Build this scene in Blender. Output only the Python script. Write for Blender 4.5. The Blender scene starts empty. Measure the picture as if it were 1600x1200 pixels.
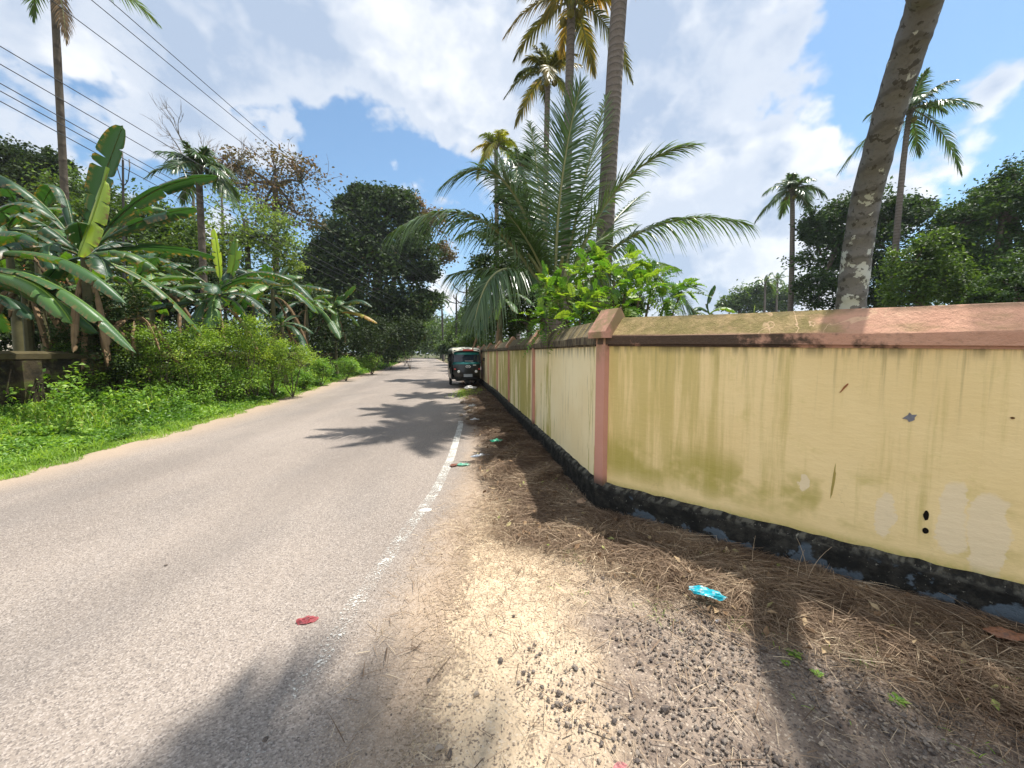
import bpy, math, random
import numpy as np
from mathutils import Vector
R = math.radians
sc = bpy.context.scene
COL = sc.collection
# ------------------------------------------------------------------ camera
CAMH = 1.45
PITCH = math.atan(48/600)
cam_d = bpy.data.cameras.new('camera'); cam = bpy.data.objects.new('camera', cam_d); COL.objects.link(cam)
cam_d.sensor_width = 36; cam_d.lens = 13.5; cam_d.clip_start = 0.05; cam_d.clip_end = 3000
cam.location = (0, 0, CAMH); cam.rotation_euler = (R(90) - PITCH, 0, 0)
sc.camera = cam
# ------------------------------------------------------------------ sun and exposure
SUN_EL, SUN_AZ = R(68), R(60)          # azimuth measured from +Y towards +X
sd = Vector((math.sin(SUN_AZ)*math.cos(SUN_EL), math.cos(SUN_AZ)*math.cos(SUN_EL), math.sin(SUN_EL)))
sun_d = bpy.data.lights.new('sun', 'SUN'); sun = bpy.data.objects.new('sun', sun_d); COL.objects.link(sun)
sun_d.energy = 3.3; sun_d.angle = R(0.55); sun_d.color = (1, .95, .87)
sun.rotation_euler = sd.to_track_quat('Z', 'Y').to_euler()
sc.view_settings.view_transform = 'Standard'; sc.view_settings.look = 'None'
sc.view_settings.exposure = 1.38; sc.view_settings.gamma = 1
sc.cycles.max_bounces = 7; sc.cycles.diffuse_bounces = 3; sc.cycles.transmission_bounces = 4
sc.cycles.transparent_max_bounces = 8; sc.cycles.glossy_bounces = 2; sc.cycles.use_denoising = True
sc.cycles.caustics_reflective = False; sc.cycles.caustics_refractive = False

# ------------------------------------------------------------------ photo geometry -> world points
F = 600.0
def ray(px, py):
    dx = (px-800)/F; dy = (py-600)/F; c, s = math.cos(PITCH), math.sin(PITCH)
    return np.array([dx, c - dy*s, -s - dy*c])
def P(px, py, Y):
    r = ray(px, py); return np.array([0, 0, CAMH]) + r*(Y/r[1])
def G(px, py, z=0.0):
    r = ray(px, py); return np.array([0, 0, CAMH]) + r*((z-CAMH)/r[2])

# ------------------------------------------------------------------ node helper
class NB:
    def __init__(s, tree): s.t = tree; s.t.nodes.clear()
    def n(s, typ, **kw):
        nd = s.t.nodes.new(typ)
        for k, v in kw.items(): setattr(nd, k, v)
        return nd
    def put(s, sock, v):
        if isinstance(v, bpy.types.NodeSocket): s.t.links.new(v, sock)
        elif v is not None:
            if hasattr(sock, 'default_value'):
                try: sock.default_value = v
                except Exception:
                    sock.default_value = tuple(v)[:3]
    def m(s, op, a, b=None, c=None, clamp=False):
        nd = s.n('ShaderNodeMath', operation=op, use_clamp=clamp)
        s.put(nd.inputs[0], a); s.put(nd.inputs[1], b)
        if c is not None: s.put(nd.inputs[2], c)
        return nd.outputs[0]
    def vm(s, op, a, b=None, scale=None):
        nd = s.n('ShaderNodeVectorMath', operation=op); s.put(nd.inputs[0], a); s.put(nd.inputs[1], b)
        if scale is not None: s.put(nd.inputs['Scale'], scale)
        return nd.outputs['Value'] if op in ('DOT_PRODUCT', 'LENGTH', 'DISTANCE') else nd.outputs['Vector']
    def noise(s, vec, scale, detail=3, rough=.55, dist=0, out=0):
        nd = s.n('ShaderNodeTexNoise'); s.put(nd.inputs['Vector'], vec); nd.inputs['Scale'].default_value = scale
        nd.inputs['Detail'].default_value = detail; nd.inputs['Roughness'].default_value = rough; nd.inputs['Distortion'].default_value = dist
        return nd.outputs[out]
    def vor(s, vec, scale, feature='F1', out=0):
        nd = s.n('ShaderNodeTexVoronoi', feature=feature); s.put(nd.inputs['Vector'], vec); nd.inputs['Scale'].default_value = scale
        return nd.outputs[out]
    def mix(s, f, a, b, mode='MIX'):
        nd = s.n('ShaderNodeMix', data_type='RGBA', blend_type=mode)
        s.put(nd.inputs[0], f); s.put(nd.inputs[6], rgba(a)); s.put(nd.inputs[7], rgba(b)); return nd.outputs[2]
    def step(s, v, lo, hi):
        nd = s.n('ShaderNodeMapRange', interpolation_type='SMOOTHSTEP'); s.put(nd.inputs[0], v)
        s.put(nd.inputs[1], lo); s.put(nd.inputs[2], hi); return nd.outputs[0]
    def ramp(s, f, stops):
        nd = s.n('ShaderNodeValToRGB'); cr = nd.color_ramp
        while len(cr.elements) < len(stops): cr.elements.new(.5)
        for e, (p, c) in zip(cr.elements, stops): e.position = p; e.color = rgba(c)
        s.put(nd.inputs[0], f); return nd.outputs[0]
    def mapv(s, vec, scale=(1, 1, 1), loc=(0, 0, 0)):
        nd = s.n('ShaderNodeMapping'); s.put(nd.inputs[0], vec); nd.inputs['Scale'].default_value = scale; nd.inputs['Location'].default_value = loc
        return nd.outputs[0]
    def comb(s, x, y, z=0.0):
        nd = s.n('ShaderNodeCombineXYZ'); s.put(nd.inputs[0], x); s.put(nd.inputs[1], y); s.put(nd.inputs[2], z); return nd.outputs[0]
    def sep(s, v):
        nd = s.n('ShaderNodeSeparateXYZ'); s.put(nd.inputs[0], v); return nd.outputs
    def bump(s, h, strength=.3, dist=.01, normal=None):
        nd = s.n('ShaderNodeBump'); s.put(nd.inputs['Height'], h); nd.inputs['Strength'].default_value = strength
        nd.inputs['Distance'].default_value = dist
        if normal is not None: s.put(nd.inputs['Normal'], normal)
        return nd.outputs[0]
    def attr(s, name): return s.n('ShaderNodeAttribute', attribute_name=name).outputs['Fac']
    def obj(s): return s.n('ShaderNodeTexCoord').outputs['Object']
    def uv(s): return s.n('ShaderNodeTexCoord').outputs['UV']
    def pos(s): return s.n('ShaderNodeNewGeometry').outputs['Position']
def rgba(c):
    if isinstance(c, bpy.types.NodeSocket): return c
    return tuple(c) if len(c) == 4 else (*c, 1)
def mat(name, build):
    m = bpy.data.materials.new(name); m.use_nodes = True; b = NB(m.node_tree)
    out = b.n('ShaderNodeOutputMaterial'); sh = build(b); b.t.links.new(sh, out.inputs[0]); return m
def prin(b, col, rough=.7, spec=.3, nrm=None, metal=0):
    p = b.n('ShaderNodeBsdfPrincipled'); b.put(p.inputs['Base Color'], rgba(col)); b.put(p.inputs['Roughness'], rough)
    b.put(p.inputs['Specular IOR Level'], spec); b.put(p.inputs['Metallic'], metal)
    if nrm is not None: b.put(p.inputs['Normal'], nrm)
    return p.outputs[0]
def mixsh(b, f, a, c):
    nd = b.n('ShaderNodeMixShader'); b.put(nd.inputs[0], f); b.t.links.new(a, nd.inputs[1]); b.t.links.new(c, nd.inputs[2]); return nd.outputs[0]
def leaf_mat(name, stops, trans=.4, rough=.45, spec=.35, tcol=None, scale=3.0):
    def f(b):
        v = b.attr('v'); c = b.ramp(v, stops)
        nz = b.noise(b.obj(), scale, 2)
        c = b.mix(b.m('MULTIPLY', nz, .5), c, b.mix(.5, c, (0.10, .10, .02)))
        a = prin(b, c, rough, spec)
        t = b.n('ShaderNodeBsdfTranslucent'); b.put(t.inputs[0], b.mix(1.0, c, tcol or (1.5, 1.5, .5), 'MULTIPLY'))
        return mixsh(b, trans, a, t.outputs[0])
    return mat(name, f)
def plain(name, col, rough=.6, spec=.3, var=.25, scale=8, metal=0, bmp=0.15):
    def f(b):
        nz = b.noise(b.obj(), scale, 5, .6); c = b.mix(b.m('MULTIPLY', nz, 1), tuple(x*(1-var) for x in col), tuple(min(1, x*(1+var)) for x in col))
        return prin(b, c, rough, spec, b.bump(nz, bmp, .01), metal)
    return mat(name, f)

# ------------------------------------------------------------------ mesh helpers
def empty(name, loc, label, cat, group=None, rz=0):
    o = bpy.data.objects.new(name, None); COL.objects.link(o); o.location = tuple(float(x) for x in loc); o.rotation_euler = (0, 0, rz)
    o.empty_display_size = .2; tag(o, label, cat, group); return o
def tag(o, label=None, cat=None, group=None, kind=None):
    if label: o['label'] = label
    if cat: o['category'] = cat
    if group: o['group'] = group
    if kind: o['kind'] = kind
    return o
class MB:
    """collects vertices and faces of one mesh"""
    def __init__(s): s.V = []; s.F = []; s.n = 0; s.A = []; s.U = []; s.M = []
    def add(s, V, Fs, v=0.5, uv=None, mi=0):
        V = np.asarray(V, float).reshape(-1, 3); Fs = np.asarray(Fs, int)
        s.V.append(V); s.F.append(Fs + s.n); s.n += len(V)
        s.A.append(np.broadcast_to(np.asarray(v, float), (len(V),)).copy())
        s.U.append(np.zeros((len(V), 2)) if uv is None else np.asarray(uv, float))
        s.M.append(np.full(len(Fs), mi, int) if np.isscalar(mi) else np.asarray(mi)); return s
    def box(s, c, d, rz=0, taper=1.0, v=.5, mi=0):
        c = np.array(c, float); h = np.array(d, float)/2
        q = np.array([[x, y, z] for z in (-1, 1) for y in (-1, 1) for x in (-1, 1)], float)
        q[q[:, 2] > 0, :2] *= taper
        q = q*h; q = q@np.array([[math.cos(rz), math.sin(rz), 0], [-math.sin(rz), math.cos(rz), 0], [0, 0, 1]])
        return s.add(q + c, [[0, 2, 3, 1], [4, 5, 7, 6], [0, 1, 5, 4], [2, 6, 7, 3], [0, 4, 6, 2], [1, 3, 7, 5]], v, None, mi)
    def tube(s, pts, rad, k=8, v=.5, mi=0, wob=0, seed=0):
        pts = np.asarray(pts, float); n = len(pts); rad = np.broadcast_to(np.asarray(rad, float), (n,))
        T = np.gradient(pts, axis=0); T /= np.linalg.norm(T, axis=1)[:, None] + 1e-9
        ref = np.array([1.0, 0, 0]) if abs(T[0][0]) < .8 else np.array([0, 1.0, 0])
        A = np.cross(T, ref); A /= np.linalg.norm(A, axis=1)[:, None] + 1e-9; B = np.cross(T, A)
        th = np.linspace(0, 2*math.pi, k, endpoint=False); rg = np.random.default_rng(seed)
        w = 1 + wob*rg.normal(size=(n, k)) if wob else np.ones((n, k))
        V = pts[:, None, :] + (rad[:, None]*w)[:, :, None]*(np.cos(th)[None, :, None]*A[:, None, :] + np.sin(th)[None, :, None]*B[:, None, :])
        i = np.arange(n-1)[:, None]; j = np.arange(k)[None, :]; j2 = (j+1) % k
        Q = np.stack([i*k+j, i*k+j2, (i+1)*k+j2, (i+1)*k+j], -1).reshape(-1, 4)
        uv = np.stack([np.repeat(np.linspace(0, 1, n), k), np.tile(np.linspace(0, 1, k), n)], -1)
        s.add(V.reshape(-1, 3), Q, v, uv, mi)
        for a, fl in ((0, 1), (n-1, 0)):
            c = s.n; ring = V[a]; s.add(np.vstack([ring, pts[a]]), [[q, (q+1) % k, k, k] if not fl else [(q+1) % k, q, k, k] for q in range(k)], v, None, mi)
        return s
    def grid(s, V, v=.5, uv=None, mi=0, close=False):
        V = np.asarray(V, float); n, k = V.shape[:2]
        i = np.arange(n-1)[:, None]; j = np.arange(k if close else k-1)[None, :]; j2 = (j+1) % k
        Q = np.stack([i*k+j, i*k+j2, (i+1)*k+j2, (i+1)*k+j], -1).reshape(-1, 4)
        s.add(V.reshape(-1, 3), Q, v if np.isscalar(v) else np.asarray(v).reshape(-1), None if uv is None else np.asarray(uv).reshape(-1, 2), mi); return s
    def poly(s, pts, v=.5, mi=0):          # small convex fan as degenerate-safe quads
        pts = np.asarray(pts, float); c = pts.mean(0); k = len(pts)
        return s.add(np.vstack([pts, c]), [[q, (q+1) % k, k, k] for q in range(k)], v, None, mi)
    def build(s, name, mats, parent=None, smooth=False, local=False):
        V = np.concatenate(s.V); Q = np.concatenate(s.F); A = np.concatenate(s.A); U = np.concatenate(s.U); M = np.concatenate(s.M)
        if parent is not None and not local:
            off = np.zeros(3); p = parent
            while p is not None: off += np.array(p.location); p = p.parent
            V = V - off
        tri = Q[:, 2] == Q[:, 3]
        me = bpy.data.meshes.new(name); me.vertices.add(len(V)); me.vertices.foreach_set('co', V.astype(np.float32).ravel())
        cnt = np.where(tri, 3, 4); st = np.concatenate([[0], np.cumsum(cnt)[:-1]])
        mask = np.ones(Q.shape, bool); mask[tri, 3] = False; idx = Q[mask]
        me.loops.add(len(idx)); me.loops.foreach_set('vertex_index', idx.astype(np.int32))
        me.polygons.add(len(Q)); me.polygons.foreach_set('loop_start', st.astype(np.int32)); me.polygons.foreach_set('loop_total', cnt.astype(np.int32))
        me.polygons.foreach_set('material_index', M.astype(np.int32)); me.polygons.foreach_set('use_smooth', np.full(len(Q), smooth))
        me.update(calc_edges=True)
        a = me.attributes.new('v', 'FLOAT', 'POINT'); a.data.foreach_set('value', A.astype(np.float32))
        ul = me.uv_layers.new(name='UVMap'); ul.data.foreach_set('uv', U[idx].astype(np.float32).ravel())
        for m_ in (mats if isinstance(mats, (list, tuple)) else [mats]): me.materials.append(m_)
        o = bpy.data.objects.new(name, me); COL.objects.link(o)
        if parent is not None: o.parent = parent
        return o
def nrm(v): return v/(np.linalg.norm(v, axis=-1, keepdims=True) + 1e-9)
def strands(P0, D, W, L, w, droop, seg=3, tipw=.1, mid=.0):
    """ribbons from P0 along D, hanging by droop*L; W is the width direction"""
    n = len(P0); t = np.linspace(0, 1, seg+1)
    L = np.broadcast_to(L, (n,)); w = np.broadcast_to(w, (n,)); droop = np.broadcast_to(droop, (n,))
    C = P0[:, None, :] + D[:, None, :]*(L[:, None]*t)[:, :, None]
    C[:, :, 2] -= (droop*L)[:, None]*t[None, :]**2
    prof = np.where(t < .35, 1-.5*(1-t/.35)*(1-mid), 1-(t-.35)/.65*(1-tipw)) if mid >= 0 else np.ones_like(t)
    off = W[:, None, :]*(w[:, None]*prof[None, :])[:, :, None]*.5
    V = np.stack([C-off, C+off], 2).reshape(-1, 3)
    b = np.arange(n)[:, None]*(2*(seg+1)); i = np.arange(seg)[None, :]*2
    Q = np.stack([b+i, b+i+1, b+i+3, b+i+2], -1).reshape(-1, 4)
    return V, Q, 2*(seg+1)
def leaves(C, size, rg, up=.4, out=None, asp=.5):
    """one bent rhombic leaf at each centre"""
    n = len(C); D = rg.normal(size=(n, 3)); D[:, 2] *= .6; D = nrm(D)
    N = rg.normal(size=(n, 3)) + np.array([0, 0, up*2]);
    if out is not None: N = N + out*.8
    S = nrm(np.cross(D, nrm(N))); N = nrm(np.cross(S, D)); sz = np.broadcast_to(size, (n,))*rg.uniform(.6, 1.3, n)
    a = C - D*sz[:, None]*.5; b = C + D*sz[:, None]*.5 - N*sz[:, None]*.12
    m_ = C + N*sz[:, None]*.05; l = m_ - S*(sz*asp*.5)[:, None]; r = m_ + S*(sz*asp*.5)[:, None]
    V = np.stack([a, l, b, r], 1).reshape(-1, 3); Q = np.arange(n*4).reshape(-1, 4); return V, Q
def bez(a, b, c, n):
    t = np.linspace(0, 1, n)[:, None]; a, b, c = map(np.asarray, (a, b, c)); return (1-t)**2*a + 2*t*(1-t)*b + t*t*c

# ------------------------------------------------------------------ world: sky with clouds
w = bpy.data.worlds.new('World'); sc.world = w; w.use_nodes = True; b = NB(w.node_tree)
out = b.n('ShaderNodeOutputWorld'); bg = b.n('ShaderNodeBackground'); b.t.links.new(bg.outputs[0], out.inputs[0])
sky = b.n('ShaderNodeTexSky', sky_type='NISHITA'); sky.sun_disc = False; sky.sun_elevation = SUN_EL; sky.sun_rotation = SUN_AZ
sky.dust_density = .6; sky.air_density = 1.0; sky.ozone_density = 1.3; sky.altitude = 10
dirv = b.n('ShaderNodeTexCoord').outputs['Generated']
dx_, dy_, dz_ = b.sep(dirv)
zz = b.m('ADD', b.m('MAXIMUM', dz_, 0.0), .28)
def cloud_noise(vec):
    wv = b.vm('ADD', vec, b.vm('SCALE', b.vm('SUBTRACT', b.noise(vec, 5, 4, .6, out=1), (.5, .5, .5)), None, .22))
    pf = b.m('SUBTRACT', 1.0, b.n_vor(wv, 6.5)); pf2 = b.m('SUBTRACT', 1.0, b.n_vor(wv, 15))
    r_ = b.m('ADD', b.noise(vec, 2.3, 7, .55), b.m('MULTIPLY', b.m('SUBTRACT', pf, .6), .26)); return b.m('ADD', r_, b.m('MULTIPLY', b.m('SUBTRACT', pf2, .6), .12))
def _nv(vec, sc_):
    nd = b.n('ShaderNodeTexVoronoi', feature='F1'); b.put(nd.inputs['Vector'], vec); nd.inputs['Scale'].default_value = sc_; return nd.outputs[0]
b.n_vor = _nv
pl = b.mapv(dirv, (1, 1, 1.25), (3.1, 1.7, .4)); n1 = cloud_noise(pl)
n1s = b.m('ADD', b.noise(b.vm('ADD', pl, tuple(x*.10 for x in sd)), 2.3, 5, .55), .02)
n1b = b.noise(pl, 2.3, 5, .55)
n2 = b.noise(b.mapv(dirv, (1, 1, 1.2), (9, 4, 2)), 11.0, 7, .62, .1)
dens = b.m('ADD', b.m('MULTIPLY', n1, 1.0), b.m('MULTIPLY', b.m('SUBTRACT', n2, .5), .20))
def spot(px, py, rad, amp):
    global dens
    r = ray(px, py); r = r/np.linalg.norm(r)
    d = b.vm('DOT_PRODUCT', b.vm('NORMALIZE', dirv), tuple(r))
    g = b.m('EXPONENT', b.m('MULTIPLY', b.m('SUBTRACT', d, 1.0), 1/(2*rad*rad)*2))
    dens = b.m('ADD', dens, b.m('MULTIPLY', g, amp))
for a in [(280, 60, .42, .26), (700, 120, .20, .16), (560, 280, .17, -.34), (1180, 120, .20, .20), (1130, 20, .09, .06), (1500, 110, .20, -.27), (1260, 70, .09, .14), (1480, 240, .06, .12),
          (1340, 30, .10, -.22), (1400, 275, .13, .24), (1180, 290, .18, .16), (1060, 330, .1, .1), (180, 130, .1, -.05), (860, 60, .2, .04),
          (430, 120, .12, .08), (630, 40, .06, -.1), (690, 260, .10, -.1), (980, 280, .2, .06), (1110, 420, .1, .05), (620, 330, .05, .12), (110, 110, .06, -.22), (330, 20, .12, .1), (1290, 200, .04, -.08), (760, 40, .05, -.12), (1580, 90, .04, .2)]:
    spot(*a)
cf = b.step(dens, .485, .575)
core = b.m('MULTIPLY_ADD', b.step(b.m('ADD', dens, b.m('MULTIPLY', b.m('SUBTRACT', n2, .5), .3)), .56, .90), .62, b.m('MULTIPLY', b.step(b.m('SUBTRACT', n1s, n1b), -.045, .05), .55))
core = b.m('MINIMUM', core, 1.0)
ccol = b.mix(core, (5.0, 5.05, 5.15), (2.35, 2.85, 3.65))
back = b.step(dy_, .1, -.6)                     # unseen bright cloud added behind the camera to lift the fill light
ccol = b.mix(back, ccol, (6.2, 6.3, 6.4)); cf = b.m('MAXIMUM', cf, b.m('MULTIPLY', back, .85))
hz = b.step(dz_, .32, .0)
skyc = b.mix(1.0, sky.outputs[0], (.66, .84, .88), 'MULTIPLY')
skyc = b.mix(.12, skyc, (2.4, 2.8, 3.3))
skyc = b.mix(b.m('MULTIPLY', hz, .55), skyc, (2.9, 3.7, 4.5))
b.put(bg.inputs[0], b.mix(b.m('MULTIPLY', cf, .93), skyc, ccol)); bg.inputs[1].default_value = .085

# ------------------------------------------------------------------ materials
def m_asphalt(b):
    p = b.pos(); uv = b.uv(); big = b.noise(b.mapv(p, (1, .45, 1)), .55, 5, .6); mid = b.noise(b.mapv(p, (1, .3, 1)), 1.6, 4)
    c = b.mix(b.step(big, .35, .68), (.205, .172, .145), (.275, .232, .196))
    c = b.mix(b.m('MULTIPLY', b.step(mid, .42, .75), .35), c, (.15, .138, .13))
    g = b.vor(p, 150, out=1); gv = b.sep(g)[0]; g2 = b.noise(p, 60, 4, .8)
    c = b.mix(b.m('MULTIPLY', b.step(gv, .55, 1.0), .5), c, (.45, .40, .36)); c = b.mix(b.m('MULTIPLY', b.step(gv, .35, .0), .6), c, (.07, .06, .06))
    c = b.mix(b.m('MULTIPLY', b.step(g2, .42, .66), .35), c, (.12, .105, .095))
    u = b.sep(uv)[0]; trk = b.m('ADD', u, b.m('MULTIPLY', b.noise(p, .5, 3), .5))
    tr = b.m('MAXIMUM', b.step(b.m('ABSOLUTE', b.m('SUBTRACT', trk, 1.75)), .45, .1), b.step(b.m('ABSOLUTE', b.m('SUBTRACT', trk, 3.9)), .45, .1))
    c = b.mix(b.m('MULTIPLY', tr, .22), c, (.13, .115, .105))
    en = b.m('ADD', u, b.m('MULTIPLY', b.m('SUBTRACT', b.noise(p, 1.3, 5, .65), .5), .5))
    c = b.mix(b.m('MULTIPLY', b.step(en, .95, .0), .75), c, (.36, .27, .19))        # dusty outer edge
    fine = b.noise(p, 130, 2, .6); sandy = b.m('ADD', en, b.m('MULTIPLY', b.m('SUBTRACT', fine, .5), .55))
    c = b.mix(b.m('MULTIPLY', b.step(sandy, 5.15, 5.6), .55), c, (.40, .29, .19))   # sand drifted on to the wall side
    h = b.m('ADD', b.vor(p, 150), b.m('MULTIPLY', b.noise(p, 30, 3), .8)); sh = prin(b, c, .86, .22, b.bump(h, .6, .004))
    k = b.step(b.m('ADD', en, b.m('MULTIPLY', b.m('SUBTRACT', b.noise(p, 55, 3, .8), .5), 1.1)), 5.55, 5.75)
    t = b.n('ShaderNodeBsdfTransparent'); return mixsh(b, k, sh, t.outputs[0])
M_ASPH = mat('asphalt', m_asphalt)
def m_paint(b):
    p = b.pos(); v = b.sep(b.uv())[1]; wear = b.step(v, 6.5, 1.2)
    nz = b.m('ADD', b.m('MULTIPLY', b.noise(p, 60, 3, .8), .85), b.m('MULTIPLY', b.noise(p, 6, 3), .3))
    k = b.step(nz, b.m('ADD', .43, b.m('MULTIPLY', wear, .19)), b.m('ADD', .60, b.m('MULTIPLY', wear, .13)))
    c = b.mix(b.noise(p, 12, 4), (.36, .345, .31), (.60, .585, .54)); sh = prin(b, c, .7, .3)
    t = b.n('ShaderNodeBsdfTransparent'); return mixsh(b, k, t.outputs[0], sh)
M_PAINT = mat('worn_road_paint', m_paint)
def m_sand(b):
    p = b.pos(); n = b.noise(p, 1.6, 6, .65); n3 = b.noise(p, 9, 5, .7); x, y, z = b.sep(p)
    c = b.mix(b.step(n, .35, .65), (.53, .41, .28), (.62, .49, .34)); c = b.mix(b.m('MULTIPLY', b.step(n3, .5, .78), .4), c, (.34, .25, .17))
    # grey gravelly earth away from the sand tongue
    gx = b.m('ADD', x, b.m('MULTIPLY', b.m('SUBTRACT', b.noise(p, 2.2, 5, .6), .5), .9))
    dk = b.m('MULTIPLY', b.step(gx, .05, .55), b.step(b.m('ADD', y, b.m('MULTIPLY', b.noise(p, 3, 4), .5)), 3.0, 2.1))
    c = b.mix(b.m('MULTIPLY', dk, .88), c, b.mix(b.step(n3, .35, .65), (.11, .085, .075), (.25, .20, .165)))
    c = b.mix(b.m('MULTIPLY', b.step(b.m('SUBTRACT', b.noise(p, .9, 3), b.m('MULTIPLY', y, .0)), .48, .62), .2), c, (.22, .17, .13))
    g = b.sep(b.vor(p, 130, out=1))[0]; c = b.mix(b.m('MULTIPLY', b.step(g, .8, .95), .7), c, (.09, .07, .065)); c = b.mix(b.m('MULTIPLY', b.step(g, .12, .0), .5), c, (.6, .52, .42))
    h = b.m('ADD', b.m('MULTIPLY', b.noise(p, 45, 5, .7), 1.0), b.m('ADD', b.noise(p, 8, 4), b.m('MULTIPLY', b.vor(p, 70), .6)))
    return prin(b, c, .95, .1, b.bump(h, 1.0, .014))
M_SAND = mat('sandy_shoulder', m_sand)
def m_earth(b):
    p = b.pos(); n = b.noise(p, .6, 6, .65)
    c = b.mix(b.step(n, .38, .62), (.11, .085, .05), (.06, .085, .028)); return prin(b, c, .95, .1, b.bump(b.noise(p, 7, 6, .7), .8, .05))
M_EARTH = mat('earth', m_earth)
M_STRAWBED = plain('straw_litter', (.075, .05, .034), .95, .1, .5, 25, bmp=.9)
def strand_mat(name, stops, trans=.25):
    def f(b):
        c = b.ramp(b.attr('v'), stops); a = prin(b, c, .6, .25); t = b.n('ShaderNodeBsdfTranslucent'); b.put(t.inputs[0], c); return mixsh(b, trans, a, t.outputs[0])
    return mat(name, f)
M_STRAW = strand_mat('dry_straw', [(0, (.075, .045, .028)), (.4, (.185, .125, .082)), (.75, (.36, .265, .175)), (1, (.60, .49, .34))], .15)
M_GRASS = leaf_mat('green_grass', [(0, (.11, .22, .03)), (.5, (.22, .38, .055)), (.9, (.38, .50, .10)), (1, (.48, .44, .18))], .45)
M_WEED = leaf_mat('weed_leaf', [(0, (.05, .13, .02)), (.5, (.14, .29, .04)), (1, (.36, .52, .09))], .4, tcol=(1.5, 1.5, .5))
M_VINE = leaf_mat('vine_leaf', [(0, (.07, .14, .02)), (.5, (.20, .33, .04)), (1, (.46, .54, .10))], .42)
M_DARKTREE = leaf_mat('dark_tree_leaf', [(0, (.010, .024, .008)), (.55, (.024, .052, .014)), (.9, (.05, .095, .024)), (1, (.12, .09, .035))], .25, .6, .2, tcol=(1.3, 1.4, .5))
M_MIDTREE = leaf_mat('mid_tree_leaf', [(0, (.025, .055, .012)), (.5, (.060, .12, .022)), (1, (.17, .26, .045))], .36)
M_PALETREE = leaf_mat('pale_tree_leaf', [(0, (.08, .13, .04)), (.5, (.16, .24, .06)), (1, (.33, .40, .11))], .42)
M_REDTREE = leaf_mat('brown_red_leaf', [(0, (.05, .06, .02)), (.45, (.12, .085, .04)), (.8, (.26, .12, .06)), (1, (.38, .22, .12))], .3)
M_RIGHTTREE = leaf_mat('right_tree_leaf', [(0, (.014, .036, .014)), (.5, (.034, .08, .022)), (1, (.12, .21, .04))], .30, .55, .25)
M_FROND = leaf_mat('palm_leaflet', [(0, (.035, .080, .030)), (.5, (.085, .155, .05)), (.8, (.12, .20, .05)), (1, (.38, .33, .08))], .30, .30, .6, scale=1.5)
M_OLDFROND = leaf_mat('yellowing_palm_leaflet', [(0, (.05, .085, .03)), (.45, (.14, .15, .045)), (.8, (.42, .29, .08)), (1, (.42, .20, .07))], .36, .4, .4, tcol=(1.3, 1.1, .5))
M_YFROND = leaf_mat('bright_palm_leaflet', [(0, (.09, .15, .03)), (.5, (.22, .28, .045)), (1, (.48, .36, .07))], .4, .4, .4, tcol=(1.3, 1.2, .4))
M_RACHIS = plain('palm_rachis', (.22, .22, .09), .5, .4)
M_BANANA = None
def m_banana(b):
    u, v, _ = b.sep(b.uv()); a = b.attr('v')
    c = b.ramp(a, [(0, (.012, .042, .027)), (.35, (.022, .072, .032)), (.7, (.10, .21, .035)), (.88, (.38, .50, .05)), (1, (.36, .20, .06))])  # yellow-green stops serve young leaves and painted backlight
    st = b.n('ShaderNodeTexWave', wave_type='BANDS', bands_direction='X'); b.put(st.inputs[0], b.comb(u, 0, 0)); st.inputs['Scale'].default_value = 22; st.inputs['Distortion'].default_value = .6
    c = b.mix(b.m('MULTIPLY', st.outputs[1], .22), c, b.mix(.5, c, (.15, .30, .10)))
    c = b.mix(b.m('MULTIPLY', b.step(b.m('ABSOLUTE', v), .07, .02), .6), c, (.30, .36, .12))
    nz = b.noise(b.comb(b.m('MULTIPLY', u, 6), b.m('MULTIPLY', v, 1.2), 0), 2.0, 4, .6)
    edge = b.m('MULTIPLY', b.step(b.m('ABSOLUTE', v), .6, 1.0), b.step(nz, .46, .6)); c = b.mix(edge, c, (.25, .15, .06))
    pr = prin(b, c, .34, .5, b.bump(st.outputs[1], .25, .01)); t = b.n('ShaderNodeBsdfTranslucent'); b.put(t.inputs[0], b.mix(1, c, (1.7, 1.65, .35), 'MULTIPLY'))
    return mixsh(b, .34, pr, t.outputs[0])
M_BANANA = mat('banana_leaf', m_banana)
M_BSTEM = plain('banana_stem', (.10, .09, .04), .6, .3, .6, 6)
def m_dryleaf(b):
    nz = b.noise(b.obj(), 6, 4); return prin(b, b.mix(nz, (.10, .065, .035), (.30, .20, .11)), .8, .2)
M_DEADLEAF = mat('dead_banana_leaf', m_dryleaf)
def m_bark(name, c1, c2, c3, lich=None, rings=9, lo=.5):
    def f(b):
        p = b.obj(); x, y, z = b.sep(p); n = b.noise(p, 7, 5, .65)
        wv = b.m('SINE', b.m('ADD', b.m('MULTIPLY', z, rings*6.28), b.m('MULTIPLY', b.noise(p, 2.5, 3), 7)))
        c = b.mix(n, c1, c2); c = b.mix(b.m('MULTIPLY', b.step(wv, .6, 1), .5), c, c3)
        c = b.mix(b.m('MULTIPLY', b.step(b.noise(p, 30, 3, .7), .5, .7), .4), c, c3)
        if lich:
            n3 = b.noise(b.vm('ADD', p, b.vm('SCALE', b.noise(p, 5, 2, out=1), None, .1)), 6.5, 4, .6)
            k = b.step(n3, b.m('ADD', .505, b.m('MULTIPLY', b.step(z, 1.2, 4.0), .13)), b.m('ADD', .53, b.m('MULTIPLY', b.step(z, 1.2, 4.0), .13)))
            c = b.mix(b.m('MULTIPLY', k, .9), c, lich)
            n4 = b.noise(p, 14, 3); c = b.mix(b.m('MULTIPLY', b.step(n4, .58, .62), .75), c, (.05, .045, .04))
        return prin(b, c, .85, .2, b.bump(b.m('ADD', b.m('MULTIPLY', wv, .25), n), .9, .025))
    return mat(name, f)
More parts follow.
